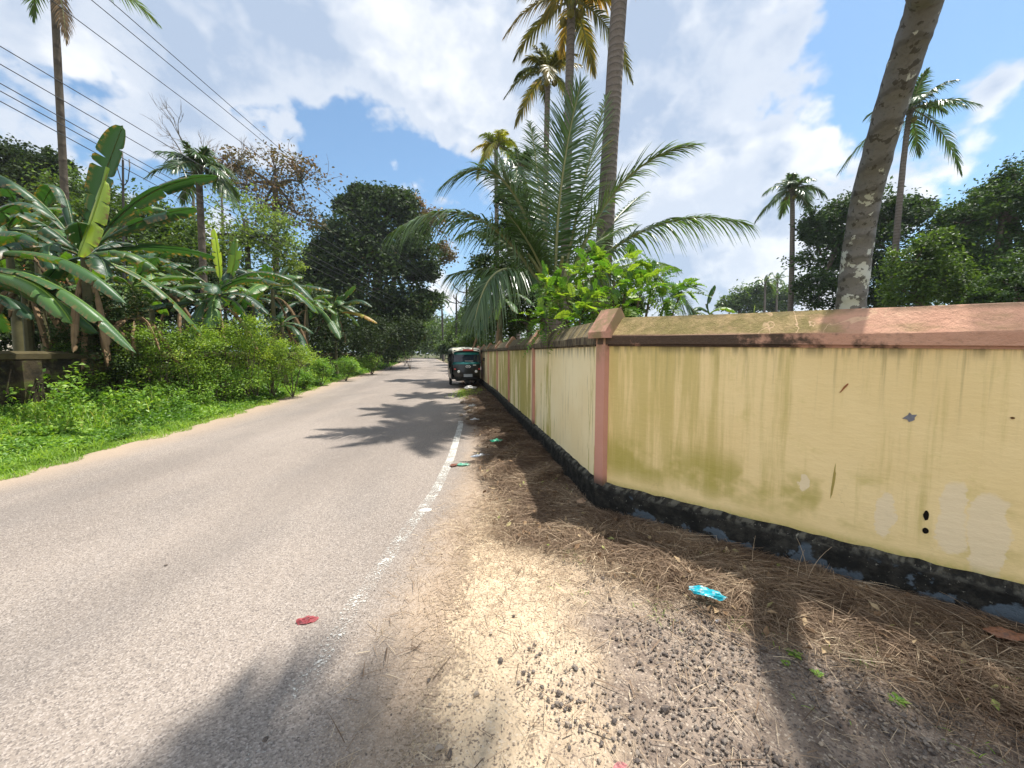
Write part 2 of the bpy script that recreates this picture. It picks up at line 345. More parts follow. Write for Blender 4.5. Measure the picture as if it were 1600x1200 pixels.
M_PTRUNK = m_bark('palm_bark', (.13, .105, .09), (.24, .20, .17), (.06, .05, .045), rings=7)
M_LTRUNK = m_bark('lichen_palm_bark', (.125, .12, .12), (.215, .21, .21), (.07, .065, .065), (.50, .52, .50), rings=5)
M_TRUNK = m_bark('tree_bark', (.07, .055, .04), (.15, .12, .09), (.04, .03, .025), rings=2)
def stain_uv(b, sx, sz, sc_, det=5, rough=.6):
    u, v, _ = b.sep(b.uv()); return b.noise(b.comb(b.m('MULTIPLY', u, sx), b.m('MULTIPLY', v, sz), 0), sc_, det, rough)
# ------------------------------------------------------------------ wall geometry (plan)
C0 = np.array([.826, 3.49]); D2 = np.array([1.854, -1.48]); L2 = np.linalg.norm(D2); D2 = D2/L2
PL = [C0 + D2*7.6, C0 + D2*3.9, C0] + [np.array(q) for q in ((.38, 6.5), (-.063, 9.4), (-.457, 12.2), (-.90, 14.75), (-1.36, 17.5), (-1.86, 20.3), (-2.45, 23.2))]
PL = np.array(PL)
seg = np.linalg.norm(np.diff(PL, axis=0), axis=1); CUM = np.concatenate([[0], np.cumsum(seg)]) - seg[:2].sum()   # 0 at the corner, negative on the near stretch
def S2(px, py, off=0.0):
    """(distance from the corner, height) where the view ray meets the near stretch of wall"""
    r = ray(px, py); n = np.array([D2[1], -D2[0]]); c = C0 - 0*n; k = (c@n)/(r[:2]@n); q = r*k
    return float((q[:2]-C0)@D2), float(q[2]+CAMH)
def mitre(i):
    d = []
    if i > 0: d.append((PL[i]-PL[i-1])/seg[i-1])
    if i < len(PL)-1: d.append((PL[i+1]-PL[i])/seg[i])
    n = [np.array([-q[1], q[0]]) for q in d]; a = sum(n); a /= np.linalg.norm(a); return a/(a@n[0])
MIT = [mitre(i) for i in range(len(PL))]
def at_s(s):
    """plan point and outward normal at signed distance s"""
    i = int(np.clip(np.searchsorted(CUM, s)-1, 0, len(seg)-1)); t = (s-CUM[i])/seg[i]
    return PL[i]*(1-t)+PL[i+1]*t, MIT[i]*(1-t)+MIT[i+1]*t
def sag(s): return -.045*max(0, -s)/2.4
def sweep(mb, s0, s1, prof, step=.25, jit=0, seed=0, caps=True, closed=True, mi=0):
    """extrude profile [(outward offset, z)] along the wall from s0 to s1; uv = (distance, height)"""
    ss = [s0] + [c for c in CUM if s0 < c < s1] + [s1]; full = []
    for a, c in zip(ss[:-1], ss[1:]): full += list(np.linspace(a, c, max(2, int((c-a)/step)+1)))[:-1]
    full.append(s1); rg = np.random.default_rng(seed); V = []; UV = []; k = len(prof)
    for s in full:
        p, n = at_s(s); row = []
        for (o, z) in prof:
            jo = rg.normal()*jit; jz = rg.normal()*jit if z > .02 else 0
            row.append([*(p+n*(o+jo)), z+sag(s)+jz])
        V.append(row); UV.append([[-s, z] for (o, z) in prof])
    V = np.array(V); mb.grid(V[:, ::-1], .5, np.array(UV)[:, ::-1], mi, close=closed)
    if caps:
        mb.poly(V[0][::-1] if True else V[0], .5, mi); mb.poly(V[-1], .5, mi)
    return mb
def m_plaster2(b):
    u, v, _ = b.sep(b.uv()); uvv = b.comb(u, v, 0)
    big = b.noise(uvv, 1.1, 5, .6); streak = stain_uv(b, 9, .55, 1.0, 6, .65); streak2 = stain_uv(b, 22, .8, 1.0, 4, .6)
    c = b.mix(b.step(big, .32, .68), (.91, .70, .355), (.85, .64, .305))
    near = b.step(u, 1.9, .05)
    al = b.m('MULTIPLY', b.step(b.m('ADD', streak, b.m('MULTIPLY', near, .20)), .50, .74), b.step(v, .26, .5))
    c = b.mix(b.m('MULTIPLY', al, .52), c, (.42, .34, .065))
    c = b.mix(b.m('MULTIPLY', b.m('MULTIPLY', b.step(streak2, .52, .72), b.step(v, .9, 1.5)), .45), c, (.22, .18, .07))
    low = b.m('MULTIPLY', b.step(b.m('ADD', b.noise(uvv, 2.3, 4), b.m('MULTIPLY', b.step(u, 2.0, .6), .14)), .52, .66), b.step(b.m('ABSOLUTE', b.m('SUBTRACT', v, .52)), .28, .05))
    c = b.mix(b.m('MULTIPLY', low, .6), c, (.34, .30, .035))
    c = b.mix(b.m('MULTIPLY', b.step(b.noise(uvv, 3.2, 5, .7), .56, .75), .35), c, (.52, .44, .10))
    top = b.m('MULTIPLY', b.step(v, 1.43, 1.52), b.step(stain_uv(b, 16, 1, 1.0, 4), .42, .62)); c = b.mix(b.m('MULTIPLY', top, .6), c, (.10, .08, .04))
    wob = b.m('MULTIPLY', b.m('SUBTRACT', b.noise(uvv, 7, 6, .7), .5), .13); wob2 = b.m('MULTIPLY', b.m('SUBTRACT', b.noise(b.comb(v, u, 3), 8, 6, .7), .5), .13)
    for (px, py, hw, hh) in ((1383, 795, 15, 34), (1490, 800, 24, 58), (1545, 828, 32, 66), (1254, 748, 8, 12)):
        s0, z0 = S2(px, py); s1, _ = S2(px+hw, py); _, z1 = S2(px, py+hh); a = abs(s1-s0); h = abs(z1-z0)
        du = b.m('DIVIDE', b.m('ADD', b.m('SUBTRACT', u, s0), wob), a); dv = b.m('DIVIDE', b.m('ADD', b.m('SUBTRACT', v, z0), wob2), h)
        d = b.m('ADD', b.m('POWER', b.m('ABSOLUTE', du), 2.6), b.m('POWER', b.m('ABSOLUTE', dv), 2.6))
        c = b.mix(b.m('MULTIPLY', b.step(d, 1.3, .85), .85), c, (.86, .70, .46))
    gr = b.step(v, .33, .24); c = b.mix(b.m('MULTIPLY', gr, .7), c, b.mix(b.step(b.noise(uvv, 30, 3), .4, .6), (.30, .28, .03), (.45, .36, .10)))
    ck = b.vor(b.vm('ADD', uvv, b.vm('SCALE', b.noise(uvv, 3, 5, .7, out=1), None, .5)), 1.3, 'DISTANCE_TO_EDGE'); ckm = b.m('MULTIPLY', b.step(ck, .006, .001), b.step(b.noise(uvv, 2.1, 3), .5, .6)); c = b.mix(b.m('MULTIPLY', b.m('MULTIPLY', ckm, b.step(v, .9, .4)), .25), c, (.35, .27, .12))
    c = b.mix(b.m('MULTIPLY', b.step(b.noise(uvv, 60, 4, .8), .55, .75), .12), c, (.35, .28, .12))
    h = b.m('ADD', b.m('MULTIPLY', b.noise(b.comb(b.m('MULTIPLY', u, .35), v, 0), 22, 5, .7), 1.0), b.m('MULTIPLY', b.noise(uvv, 5, 5, .65), 1.5))
    return prin(b, c, .7, .3, b.bump(h, .32, .012))
M_PL2 = mat('yellow_plaster', m_plaster2)
def m_plaster1(b):
    u, v, _ = b.sep(b.uv()); uvv = b.comb(u, v, 0)
    c = b.mix(b.step(b.noise(uvv, 1.2, 4), .35, .65), (.92, .79, .50), (.86, .71, .41))  # cream paint, its base also lifted for the sky light from the left
    patch = b.noise(b.comb(u, b.m('MULTIPLY', v, .3), 3.1), .9, 3)
    s1 = b.step(b.m('ADD', stain_uv(b, 7, .4, 1.0, 7, .75), b.m('MULTIPLY', b.m('SUBTRACT', patch, .5), .9)), .50, .55)
    c = b.mix(b.m('MULTIPLY', s1, .85), c, b.mix(b.noise(uvv, 6, 4), (.36, .31, .05), (.50, .41, .10)))
    s2 = b.step(stain_uv(b, 26, .7, 1.0, 5, .6), .60, .68); c = b.mix(b.m('MULTIPLY', s2, .65), c, (.13, .11, .05))
    far = b.step(u, -6, -12); s3 = b.step(stain_uv(b, 7, .5, 1.0, 5, .6), .5, .6); c = b.mix(b.m('MULTIPLY', b.m('MULTIPLY', far, s3), .6), c, (.25, .15, .07))
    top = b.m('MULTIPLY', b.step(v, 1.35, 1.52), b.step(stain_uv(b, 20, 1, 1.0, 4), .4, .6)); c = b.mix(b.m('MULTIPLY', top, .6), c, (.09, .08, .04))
    return prin(b, c, .7, .3, b.bump(b.noise(uvv, 14, 5), .3, .01))
M_PL1 = mat('cream_streaked_plaster', m_plaster1)
def m_pink(b):
    u, v, _ = b.sep(b.uv()); uvv = b.comb(u, v, 0)
    c = b.mix(b.noise(uvv, 3, 4), (.54, .27, .18), (.62, .37, .25))
    moss = b.step(b.m('ADD', b.noise(b.comb(b.m('MULTIPLY', u, 1.0), b.m('MULTIPLY', v, 3), 0), 1.6, 5, .6), b.m('MULTIPLY', b.step(u, 2.1, 1.0), .30)), .52, .72)
    slope = b.step(v, 1.60, 1.62)
    mosc = b.mix(b.step(b.noise(uvv, 7, 5, .7), .4, .65), (.19, .17, .05), (.36, .27, .12))
    c = b.mix(b.m('MULTIPLY', b.m('MULTIPLY', moss, slope), .88), c, mosc)
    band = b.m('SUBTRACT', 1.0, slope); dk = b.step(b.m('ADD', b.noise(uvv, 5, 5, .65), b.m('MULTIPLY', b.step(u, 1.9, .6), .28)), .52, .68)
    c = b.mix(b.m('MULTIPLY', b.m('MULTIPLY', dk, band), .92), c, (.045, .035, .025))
    old = b.step(u, .02, -.05); o2 = b.step(b.noise(b.comb(b.m('MULTIPLY', u, 7), v, 0), 1.3, 6, .7), .34, .52)
    c = b.mix(b.m('MULTIPLY', b.m('MULTIPLY', old, o2), .92), c, b.mix(b.step(b.noise(b.comb(b.m('MULTIPLY', u, 3), v, 0), 4, 5, .7), .42, .6), (.055, .045, .035), (.19, .16, .10)))
    ln = b.step(b.m('ABSOLUTE', b.m('SUBTRACT', b.noise(uvv, 4.2, 3, .5, .6), .5)), .012, .004); rt = b.m('MULTIPLY', b.m('MULTIPLY', ln, slope), b.m('MULTIPLY', b.step(u, 1.1, 1.3), b.step(u, 2.0, 1.7)))
    c = b.mix(b.m('MULTIPLY', rt, .7), c, (.72, .48, .30))
    c = b.mix(b.m('MULTIPLY', b.step(b.noise(uvv, 26, 5, .75), .5, .72), .35), c, (.16, .11, .07)); c = b.mix(b.m('MULTIPLY', b.m('MULTIPLY', b.step(v, 1.72, 1.765), b.step(b.noise(uvv, 6, 4), .4, .6)), .6), c, (.10, .09, .05))
    return prin(b, c, .8, .2, b.bump(b.noise(uvv, 16, 6, .75), .8, .02))
M_PINK = mat('pink_coping_paint', m_pink)
def m_pilaster(b):
    p = b.obj(); x, y, z = b.sep(p); c = b.mix(b.noise(p, 4, 4), (.50, .23, .17), (.60, .32, .24))
    k = b.m('MULTIPLY', b.step(b.m('ADD', z, b.m('MULTIPLY', b.noise(p, 6, 4), .3)), 1.45, 1.75), b.step(b.noise(p, 5, 5, .7), .36, .6)); c = b.mix(b.m('MULTIPLY', k, .8), c, (.20, .17, .07))
    k2 = b.step(z, .36, .24); c = b.mix(b.m('MULTIPLY', k2, .9), c, (.05, .04, .03))
    c = b.mix(b.m('MULTIPLY', b.step(b.noise(b.mapv(p, (9, 9, 1)), 1.5, 4), .55, .7), .5), c, (.30, .20, .09))
    return prin(b, c, .7, .3, b.bump(b.noise(p, 20, 4), .35, .008))
M_PILA = mat('pink_pillar_paint', m_pilaster)
def m_plinth(b):
    u, v, _ = b.sep(b.uv()); uvv = b.comb(u, v, 0)
    n = b.noise(uvv, 3.4, 5, .62); k = b.m('MULTIPLY', b.step(b.m('ADD', n, b.m('MULTIPLY', b.step(v, .18, .06), .12)), .585, .63), b.step(u, .1, .3))
    k = b.m('MULTIPLY', k, b.step(v, .225, .19))
    c = b.mix(b.step(b.noise(uvv, 9, 5, .7), .4, .7), (.012, .012, .011), (.045, .042, .035))
    c = b.mix(b.m('MULTIPLY', b.step(b.noise(uvv, 40, 3, .7), .64, .7), .5), c, (.35, .33, .28))
    c = b.mix(b.m('MULTIPLY', b.step(b.noise(uvv, 17, 3), .45, .62), b.m('MULTIPLY', b.step(v, .2, .25), .35)), c, (.28, .27, .22))
    c = b.mix(k, c, b.mix(b.noise(uvv, 12, 4), (.06, .08, .10), (.11, .14, .17))); return prin(b, c, .85, .2, b.bump(b.noise(uvv, 11, 6, .7), .9, .03))
M_PLINTH = mat('blackened_plinth', m_plinth)

# ------------------------------------------------------------------ ground, road, shoulder
g = MB(); xs = np.concatenate([np.linspace(-900, -60, 8), np.linspace(-50, 50, 41), np.linspace(60, 900, 8)]); ys = np.concatenate([np.linspace(-40, 120, 60), np.linspace(140, 1600, 10)])
XX, YY = np.meshgrid(xs, ys, indexing='ij'); g.grid(np.stack([XX, YY, XX*0], -1)); tag(g.build('ground', M_EARTH), kind='structure')
RE = np.array([(-.72, -3), (-.90, 0), (-.92, 1.5), (-.90, 2.2), (-.86, 3), (-.80, 3.9), (-.84, 5.2), (-1.03, 7.6), (-1.40, 10.5), (-1.98, 15), (-3.0, 21), (-4.5, 30), (-6.6, 40), (-9.0, 52), (-12.2, 66), (-16, 82), (-21, 104), (-27, 130)])
LE = np.array([(-5.6, -3), (-5.75, 0), (-5.9, 3), (-6.0, 4.5), (-6.35, 7.7), (-7.15, 11.4), (-7.9, 15), (-8.9, 19), (-10.2, 26), (-12.0, 36), (-14.7, 48), (-18, 62), (-21.5, 78), (-27, 98), (-34, 122)])
TT = np.linspace(-3, 60, 64).tolist() + np.linspace(62, 122, 24).tolist()
def right_edge(y): return np.interp(y, RE[:, 1], RE[:, 0])
def left_edge(y): return np.interp(y, LE[:, 1], LE[:, 0])
g = MB(); V = []; U = []
for y in TT:
    a, c = left_edge(y), right_edge(y); row = []; ur = []
    for t in np.linspace(0, 1, 7): row.append([a+(c-a)*t, y, .009]); ur.append([t*5.1, y])
    row.append([c+.75, y, .009]); ur.append([5.85, y]); V.append(row); U.append(ur)
g.grid(np.array(V)[:, ::-1], .5, np.array(U)[:, ::-1]); tag(g.build('road', M_ASPH), kind='structure')
g = MB(); V = []; U = []
for y in np.linspace(-3, 8.1, 60):
    c = right_edge(y); V.append([[c-.052, y, .013], [c+.052, y, .013]]); U.append([[0, y], [1, y]])
g.grid(np.array(V)[:, ::-1], .5, np.array(U)[:, ::-1]); tag(g.build('road_edge_line', M_PAINT), kind='structure')
g = MB(); V = []
for y in np.linspace(-3, 24, 70):
    wall_x = np.interp(y, PL[:, 1], PL[:, 0]); c = right_edge(y)
    V.append([[c-.3+(wall_x+.1-c+.3)*t, y, .0045] for t in np.linspace(0, 1, 8)])
g.grid(np.array(V)[:, ::-1]); tag(g.build('sandy_path', M_SAND), kind='structure')

# ------------------------------------------------------------------ long yellow wall
wall = empty('boundary_wall', (C0[0], C0[1], 0), 'long yellow boundary wall with pink coping, pillars and blackened plinth', 'wall')
bays = [(CUM[0], -.02)] + [(CUM[i]+.0, CUM[i+1]) for i in range(2, len(PL)-1)]
for k, (a, c) in enumerate(bays):
    g = MB(); sweep(g, a, c, [(0, .0), (0, 1.532), (-.15, 1.532), (-.15, 0)], .5)
    o = g.build('panel', M_PL2 if k == 0 else M_PL1, wall)
    o['label'] = 'broad yellow plaster panel with pale patches' if k == 0 else 'cream plaster panel with mossy streaks'
g = MB(); sweep(g, CUM[0], CUM[-1], [(.052, -.02), (.060, .11), (.058, .212), (.044, .240), (.002, .260), (-.01, .02)], .07, .0042, 5)
g.build('plinth', M_PLINTH, wall)
for (a, c) in ((CUM[0], 0.0), (0.0, CUM[-1])):
    g = MB(); sweep(g, a, c, [(.045, 1.534), (.045, 1.603), (.040, 1.612), (-.075, 1.765), (-.09, 1.765), (-.20, 1.612), (-.20, 1.534)], .3, .0015, 3)
    g.build('coping', M_PINK, wall)
    g = MB(); sweep(g, a, c, [(.018, 1.515), (.018, 1.5335), (.003, 1.5335), (.003, 1.515)], .5); g.build('drip_strip', M_PINK, wall)
for i in range(2, len(PL)):
    s = CUM[i]; p, n = at_s(s); n = n/np.linalg.norm(n); hw = .055
    g = MB(); q = MB()
    dvec = np.array([n[1], -n[0]])
    def ring(o_, hw_, z): return [[*(p + n*o_ + dvec*hw_*sx), z] for sx in (-1, 1)]
    def prism(mb, prof, hw_):
        V = np.array([[[*(p+n*o_+dvec*hw_*sx), z] for (o_, z) in prof] for sx in (-1, 1)]); mb.grid(V, .5, None, 0, True); mb.poly(V[0]); mb.poly(V[1][::-1])
    prism(g, [(.034, .24), (.034, 1.60), (-.18, 1.60), (-.18, .24)], hw); g.build('pillar', M_PILA, wall)
    prism(q, [(.085, 1.585), (.085, 1.640), (-.07, 1.850), (-.10, 1.850), (-.24, 1.640), (-.24, 1.585)], .11); q.build('pillar_cap', M_PILA, wall)
# marks on the near panel: two weep holes (dark discs painted for the shade inside), a chip with bare cement, nail hole, rust scratch
def wall_blob(name, px, py, hw, hh, m, rot=0, jag=.15, seed=0, th=.004, pts=14):
    s0, z0 = S2(px, py); s1, _ = S2(px+hw, py); _, z1 = S2(px, py+hh); a = abs(s1-s0); h = abs(z1-z0); rg = random.Random(seed)
    n = np.array([-(-D2)[1], (-D2)[0]]); V = []
    for t in range(pts):
        th_ = 2*math.pi*t/pts; r = 1+rg.uniform(-jag, jag); x = math.cos(th_)*a*r; z = math.sin(th_)*h*r
        x, z = x*math.cos(rot)-z*math.sin(rot), x*math.sin(rot)+z*math.cos(rot)
        V.append([*(C0 + D2*(s0+x)), z0+z])
    V = np.array(V); f = V.copy(); f[:, :2] += n*th; g = MB(); g.poly(f); g.grid(np.stack([f, V]), .5, None, 0, True)
    o = g.build(name, m, wall); return o
M_HOLE_SHADE = plain('painted_hole_shade', (.012, .010, .008), .9, .05); M_CEM = plain('bare_cement', (.20, .20, .22), .9, .1, .5, 40)
wall_blob('weep_hole_disc', 1447, 805, 4.6, 7.5, M_HOLE_SHADE, jag=.12, seed=3); wall_blob('weep_hole_disc', 1446, 829, 5, 4.6, M_HOLE_SHADE, jag=.05)
wall_blob('paint_chip', 1422, 652, 9, 6.5, M_CEM, jag=.42, seed=8, pts=11); wall_blob('nail_hole', 1582, 653, 3.4, 1.8, plain('rust', (.12, .06, .02), .9))
wall_blob('rust_scratch', 1319, 606, 1.6, 9, plain('rust_mark', (.30, .11, .04), .8), rot=-.55, jag=.2, seed=1)
wall_blob('scratch', 1302, 753, 2.0, 27, plain('old_scratch', (.36, .28, .08), .8), rot=-.06, jag=.25, seed=2, th=.0015)

# ------------------------------------------------------------------ dry grass along the wall
rg = np.random.default_rng(11)
def heap_h(s, o):
    """height of the dry grass bed at distance s along the wall and o out from it"""
    a = .035 + .12*np.exp(-((s-2.2)/1.6)**2) + .07*np.exp(-((s-5.5)/3)**2) + .03*np.exp(-((s+.9)/1.0)**2)
    return a*np.clip(.05+(o-.05)/.5, .02, 1)*np.clip(1-(o/1.45), 0, 1)**.7*(1+.35*np.sin(s*5.1+1)*np.sin(o*6+s*2)+.25*np.sin(s*11+o*9))
def bed_w(s): return .93 + .09*np.sin(s*1.7) + .06*np.sin(s*4.3+1) + np.where(s < 0, .10, .0)
Sg = np.linspace(-2.75, 19, 330); V = []
for s in Sg:
    p, n = at_s(s); wd = bed_w(s)-.12
    V.append([[*(p+n*o), .006 + float(heap_h(s, o))*(1-((o/wd)**4)) + rg.normal()*.008*(o < wd*.97)] if o < wd*.999 else [*(p+n*o), .006] for o in np.linspace(.03, wd, 22)])
g = MB(); g.grid(np.array(V)); g.build('straw_bed', M_STRAWBED, smooth=True); tag(bpy.data.objects['straw_bed'], kind='stuff')
n = 78000
u = rg.uniform(0, 1, n); s = np.where(rg.uniform(0, 1, n) < .52, rg.uniform(-2.8, 1.3, n), np.clip(1.2 + 14*u**2.0, 1.2, 17))
o = np.abs(rg.uniform(0, 1, n)**1.05)*(bed_w(s)+.03+.08*rg.normal(size=n)); o = np.clip(o, .10, 2.2)
pts = [at_s(v) for v in s]; pb = np.array([q[0]+q[1]*oo for q, oo in zip(pts, o)])
tuft = np.sin(s*13)*np.sin(o*17+s*3); ang = rg.uniform(0, 2*math.pi, n)*.55 + 2.2*np.sin(s*2.3+o*3.1) + 1.2*np.sin(s*7+2)
el = np.abs(rg.normal(0, .17, n)) + np.where(tuft > .6, .35*rg.uniform(0, 1, n), 0)
sc_ = np.where(s < 1.5, 1.0, 1.0+.10*(s-1.5)); L = rg.uniform(.05, .24, n)*np.clip(1.5-o*.75, .35, 1)*np.where(s < 2, 1, 1.25)*np.where(tuft > .6, 1.3, 1)
z = .006 + heap_h(s, o) + np.abs(rg.normal(0, .012, n))
P0 = np.column_stack([pb, z]); D = np.column_stack([np.cos(ang)*np.cos(el), np.sin(ang)*np.cos(el), np.sin(el)])
W = nrm(np.cross(D, rg.normal(size=(n, 3))+np.array([0, 0, 1.2])))
wd = rg.uniform(.0013, .0034, n)*sc_*1.1
Vs, Q, per = strands(P0, D, W, L, wd, np.sin(el)*1.0+rg.uniform(-.15, .25, n), 3, .3, .6)
Vs[:, 2] = np.maximum(Vs[:, 2], .012 + np.repeat(heap_h(s, o)*.55, per))
lit = np.clip((o-.75)/.5, 0, 1)*np.exp(-((s-.4)/1.2)**2)  # sunlight on the outer straw near the corner, put into its tone
val = np.clip(rg.beta(2.2, 2.6, n) + .16*np.sin(s*6)*np.sin(o*8) + .30*lit - .20*np.clip((s-.9)/1.0, 0, 1), 0, 1)  # far heap darkened for browner straw and for painted wall shadow
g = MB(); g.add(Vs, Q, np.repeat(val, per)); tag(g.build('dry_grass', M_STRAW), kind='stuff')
# loose chopped straw scattered out over the sand
n = 9000; cx = rg.normal(.15, .42, n); cy = 2.95 + rg.normal(0, .55, n); far = rg.uniform(0, 1, n) < .3
cx = np.where(far, rg.uniform(-.7, 1.8, n), cx); cy = np.where(far, rg.uniform(1.1, 4.5, n), cy)
a = rg.uniform(0, 6.28, n); D = np.column_stack([np.cos(a), np.sin(a), rg.uniform(0, .12, n)]); W = np.column_stack([-np.sin(a), np.cos(a), rg.normal(0, .3, n)])
keep = (cx > -.75)
Vs, Q, per = strands(np.column_stack([cx, cy, np.full(n, .014)+rg.uniform(0, .008, n)])[keep], D[keep], W[keep], rg.uniform(.02, .12, n)[keep], rg.uniform(.0012, .0032, n)[keep], rg.uniform(0, .08, n)[keep], 2, .4, .6)
g = MB(); g.add(Vs, Q, np.repeat(rg.uniform(.35, 1, keep.sum()), per)); tag(g.build('chopped_straw', M_STRAW), kind='stuff')

# ------------------------------------------------------------------ gravel
def m_stone(b):
    v = b.attr('v'); c = b.ramp(v, [(0, (.06, .05, .048)), (.5, (.17, .145, .125)), (.85, (.30, .25, .20)), (1, (.42, .33, .24))])
    n = b.noise(b.obj(), 90, 4, .7); c = b.mix(b.m('MULTIPLY', b.step(n, .5, .7), .4), c, (.38, .29, .20)); return prin(b, c, .9, .15, b.bump(n, .5, .003))
M_STONE = mat('stone', m_stone)
phi = (1+5**.5)/2
ICO = nrm(np.array([(-1, phi, 0), (1, phi, 0), (-1, -phi, 0), (1, -phi, 0), (0, -1, phi), (0, 1, phi), (0, -1, -phi), (0, 1, -phi), (phi, 0, -1), (phi, 0, 1), (-phi, 0, -1), (-phi, 0, 1)], float))
ICF = np.array([(0, 11, 5), (0, 5, 1), (0, 1, 7), (0, 7, 10), (0, 10, 11), (1, 5, 9), (5, 11, 4), (11, 10, 2), (10, 7, 6), (7, 1, 8), (3, 9, 4), (3, 4, 2), (3, 2, 6), (3, 6, 8), (3, 8, 9), (4, 9, 5), (2, 4, 11), (6, 2, 10), (8, 6, 7), (9, 8, 1)])
def stones(mb, xy, size, rg, z=.01, val=None, sink=.25):
    n = len(xy); s = size[:, None, None]*ICO[None]*rg.uniform(.65, 1.25, (n, 12, 1)); s[:, :, 0] *= rg.uniform(.8, 1.4, (n, 1)); s[:, :, 2] *= rg.uniform(.5, .85, (n, 1))
    a = rg.uniform(0, 6.28, n); c, d = np.cos(a)[:, None], np.sin(a)[:, None]; x = s[:, :, 0]*c - s[:, :, 1]*d; y = s[:, :, 0]*d + s[:, :, 1]*c
    V = np.stack([x+xy[:, :1], y+xy[:, 1:2], s[:, :, 2]+z+size[:, None]*(.6-sink)], -1).reshape(-1, 3)
    Fc = (ICF[None] + np.arange(n)[:, None, None]*12).reshape(-1, 3); Fc = np.column_stack([Fc, Fc[:, 2]])
    mb.add(V, Fc, np.repeat(rg.beta(1.6, 2.2, n) if val is None else val, 12)); return mb
n = 19000; x = rg.uniform(-.1, 3.3, n); y = 1.0 + 1.7*rg.uniform(0, 1, n)**1.15
dens_ = np.clip((x + .25*np.sin(y*5) + .15*np.sin(x*9+y*4) - .25)/.45, 0, 1)*np.clip((2.55-y-.12*x*0+.2*np.sin(x*4))/.4, 0, 1)
wy = np.interp(x, [C0[0], 8], [C0[1], C0[1]+D2[1]/D2[0]*(8-C0[0])]); away = wy - y
dens_ *= np.clip((away-.55)/.6, .12, 1)*np.clip(.75+.9*np.sin(x*6.1+y*3)*np.sin(y*7.3-x*2), .12, 1)
k = rg.uniform(0, 1, n) < dens_; size = .003 + .011*rg.beta(1.0, 3.8, n)
g = MB(); stones(g, np.column_stack([x, y])[k], size[k], rg); 
n2_ = 1700; xy = np.column_stack([rg.uniform(-.85, .9, n2_), 1.05 + 2.6*rg.uniform(0, 1, n2_)**1.4]); stones(g, xy, .0016+.0042*rg.beta(1, 5, n2_), rg, val=rg.beta(1.2, 3.5, n2_))
tag(g.build('gravel', M_STONE), kind='stuff')
wall['kind'] = 'thing'
# ------------------------------------------------------------------ palms
def frond(name, rach, ll, mats, parent, n=70, seed=0, droop=.45, vee=.25, v=(.2, .6), wid=.045, start=.14, rr=.022, roll=0, gap=0, fwd=(.45, 1.5)):
    """feather leaf on the polyline rach"""
    rg = np.random.default_rng(seed); rach = np.asarray(rach, float); m = len(rach)
    ds = np.concatenate([[0], np.cumsum(np.linalg.norm(np.diff(rach, axis=0), axis=1))]); L = ds[-1]
    t = np.linspace(start, .995, n) ; c = np.stack([np.interp(t*L, ds, rach[:, k]) for k in range(3)], -1)
    T = nrm(np.gradient(c, axis=0)); up = np.array([0, 0, 1.0]); S = np.cross(T, up)
    h = rach[-1]-rach[0]; h[2] = 0; hs = nrm(np.array([[h[1], -h[0], 0]]))[0]; S = nrm(S + hs*.25*np.sign((S@hs)[:, None]+1e-6)); N = nrm(np.cross(S, T))
    S, N = S*math.cos(roll)+N*math.sin(roll), N*math.cos(roll)-S*math.sin(roll)
    prof = np.clip(np.sin(np.pi*(.16+.80*t))**.75, .1, 1)*np.where(t < .25, .55+1.8*t, 1)
    mb = MB(); V_ = v[0]+(v[1]-v[0])*rg.uniform(0, 1)
    for sd_ in (-1, 1):
        ph = (fwd[0] + (fwd[1]-fwd[0])*t**2) + rg.normal(0, .07, n)
        D = nrm(S*sd_*np.cos(ph)[:, None] + T*np.sin(ph)[:, None] + N*(vee + rg.normal(0, .08, n))[:, None])
        W = nrm(np.cross(D, N)*1.0 + N*rg.normal(0, .35, (n, 1)))
        keep = rg.uniform(0, 1, n) > gap
        Vs, Q, per = strands(c[keep], D[keep], W[keep], (ll*prof*rg.uniform(.85, 1.08, n))[keep], wid*(.6+.4*prof)[keep], (droop*rg.uniform(.6, 1.4, n))[keep], 4, .06, .5)
        mb.add(Vs, Q, np.repeat(np.clip(V_+rg.normal(0, .09, keep.sum())+.12*(t[keep]-.5), 0, 1), per), None, 0)
    mb.tube(rach, rr*np.linspace(1.25, .18, m), 5, .5, 1)
    return mb.build(name, mats, parent)
def arc(base, az, el, L, curve, n=12, tw=0):
    t = np.linspace(0, 1, n)[:, None]; d = np.array([[math.cos(az)*math.cos(el), math.sin(az)*math.cos(el), math.sin(el)]]); s = np.array([[-math.sin(az), math.cos(az), 0]])
    return np.asarray(base)[None] + d*L*t*(1-.12*t) - np.array([[0, 0, 1.0]])*curve*L*t**2 + s*tw*L*t**2
def trunk(root, base, top, r0, r1, mt=None, bend=0, n=26, k=14, ctrl=None, name='trunk', flare=.35, wob=.025):
    base, top = np.asarray(base, float), np.asarray(top, float); c = (base+top)/2 + np.array([bend, 0, 0]) if ctrl is None else np.asarray(ctrl)
    pts = bez(base, c, top, n); t = np.linspace(0, 1, n); g = MB(); g.tube(pts, (r0+(r1-r0)*t)*(1+flare*np.exp(-t*n*.35)), k, wob=wob, seed=3)
    return g.build(name, mt or M_PTRUNK, root, True)
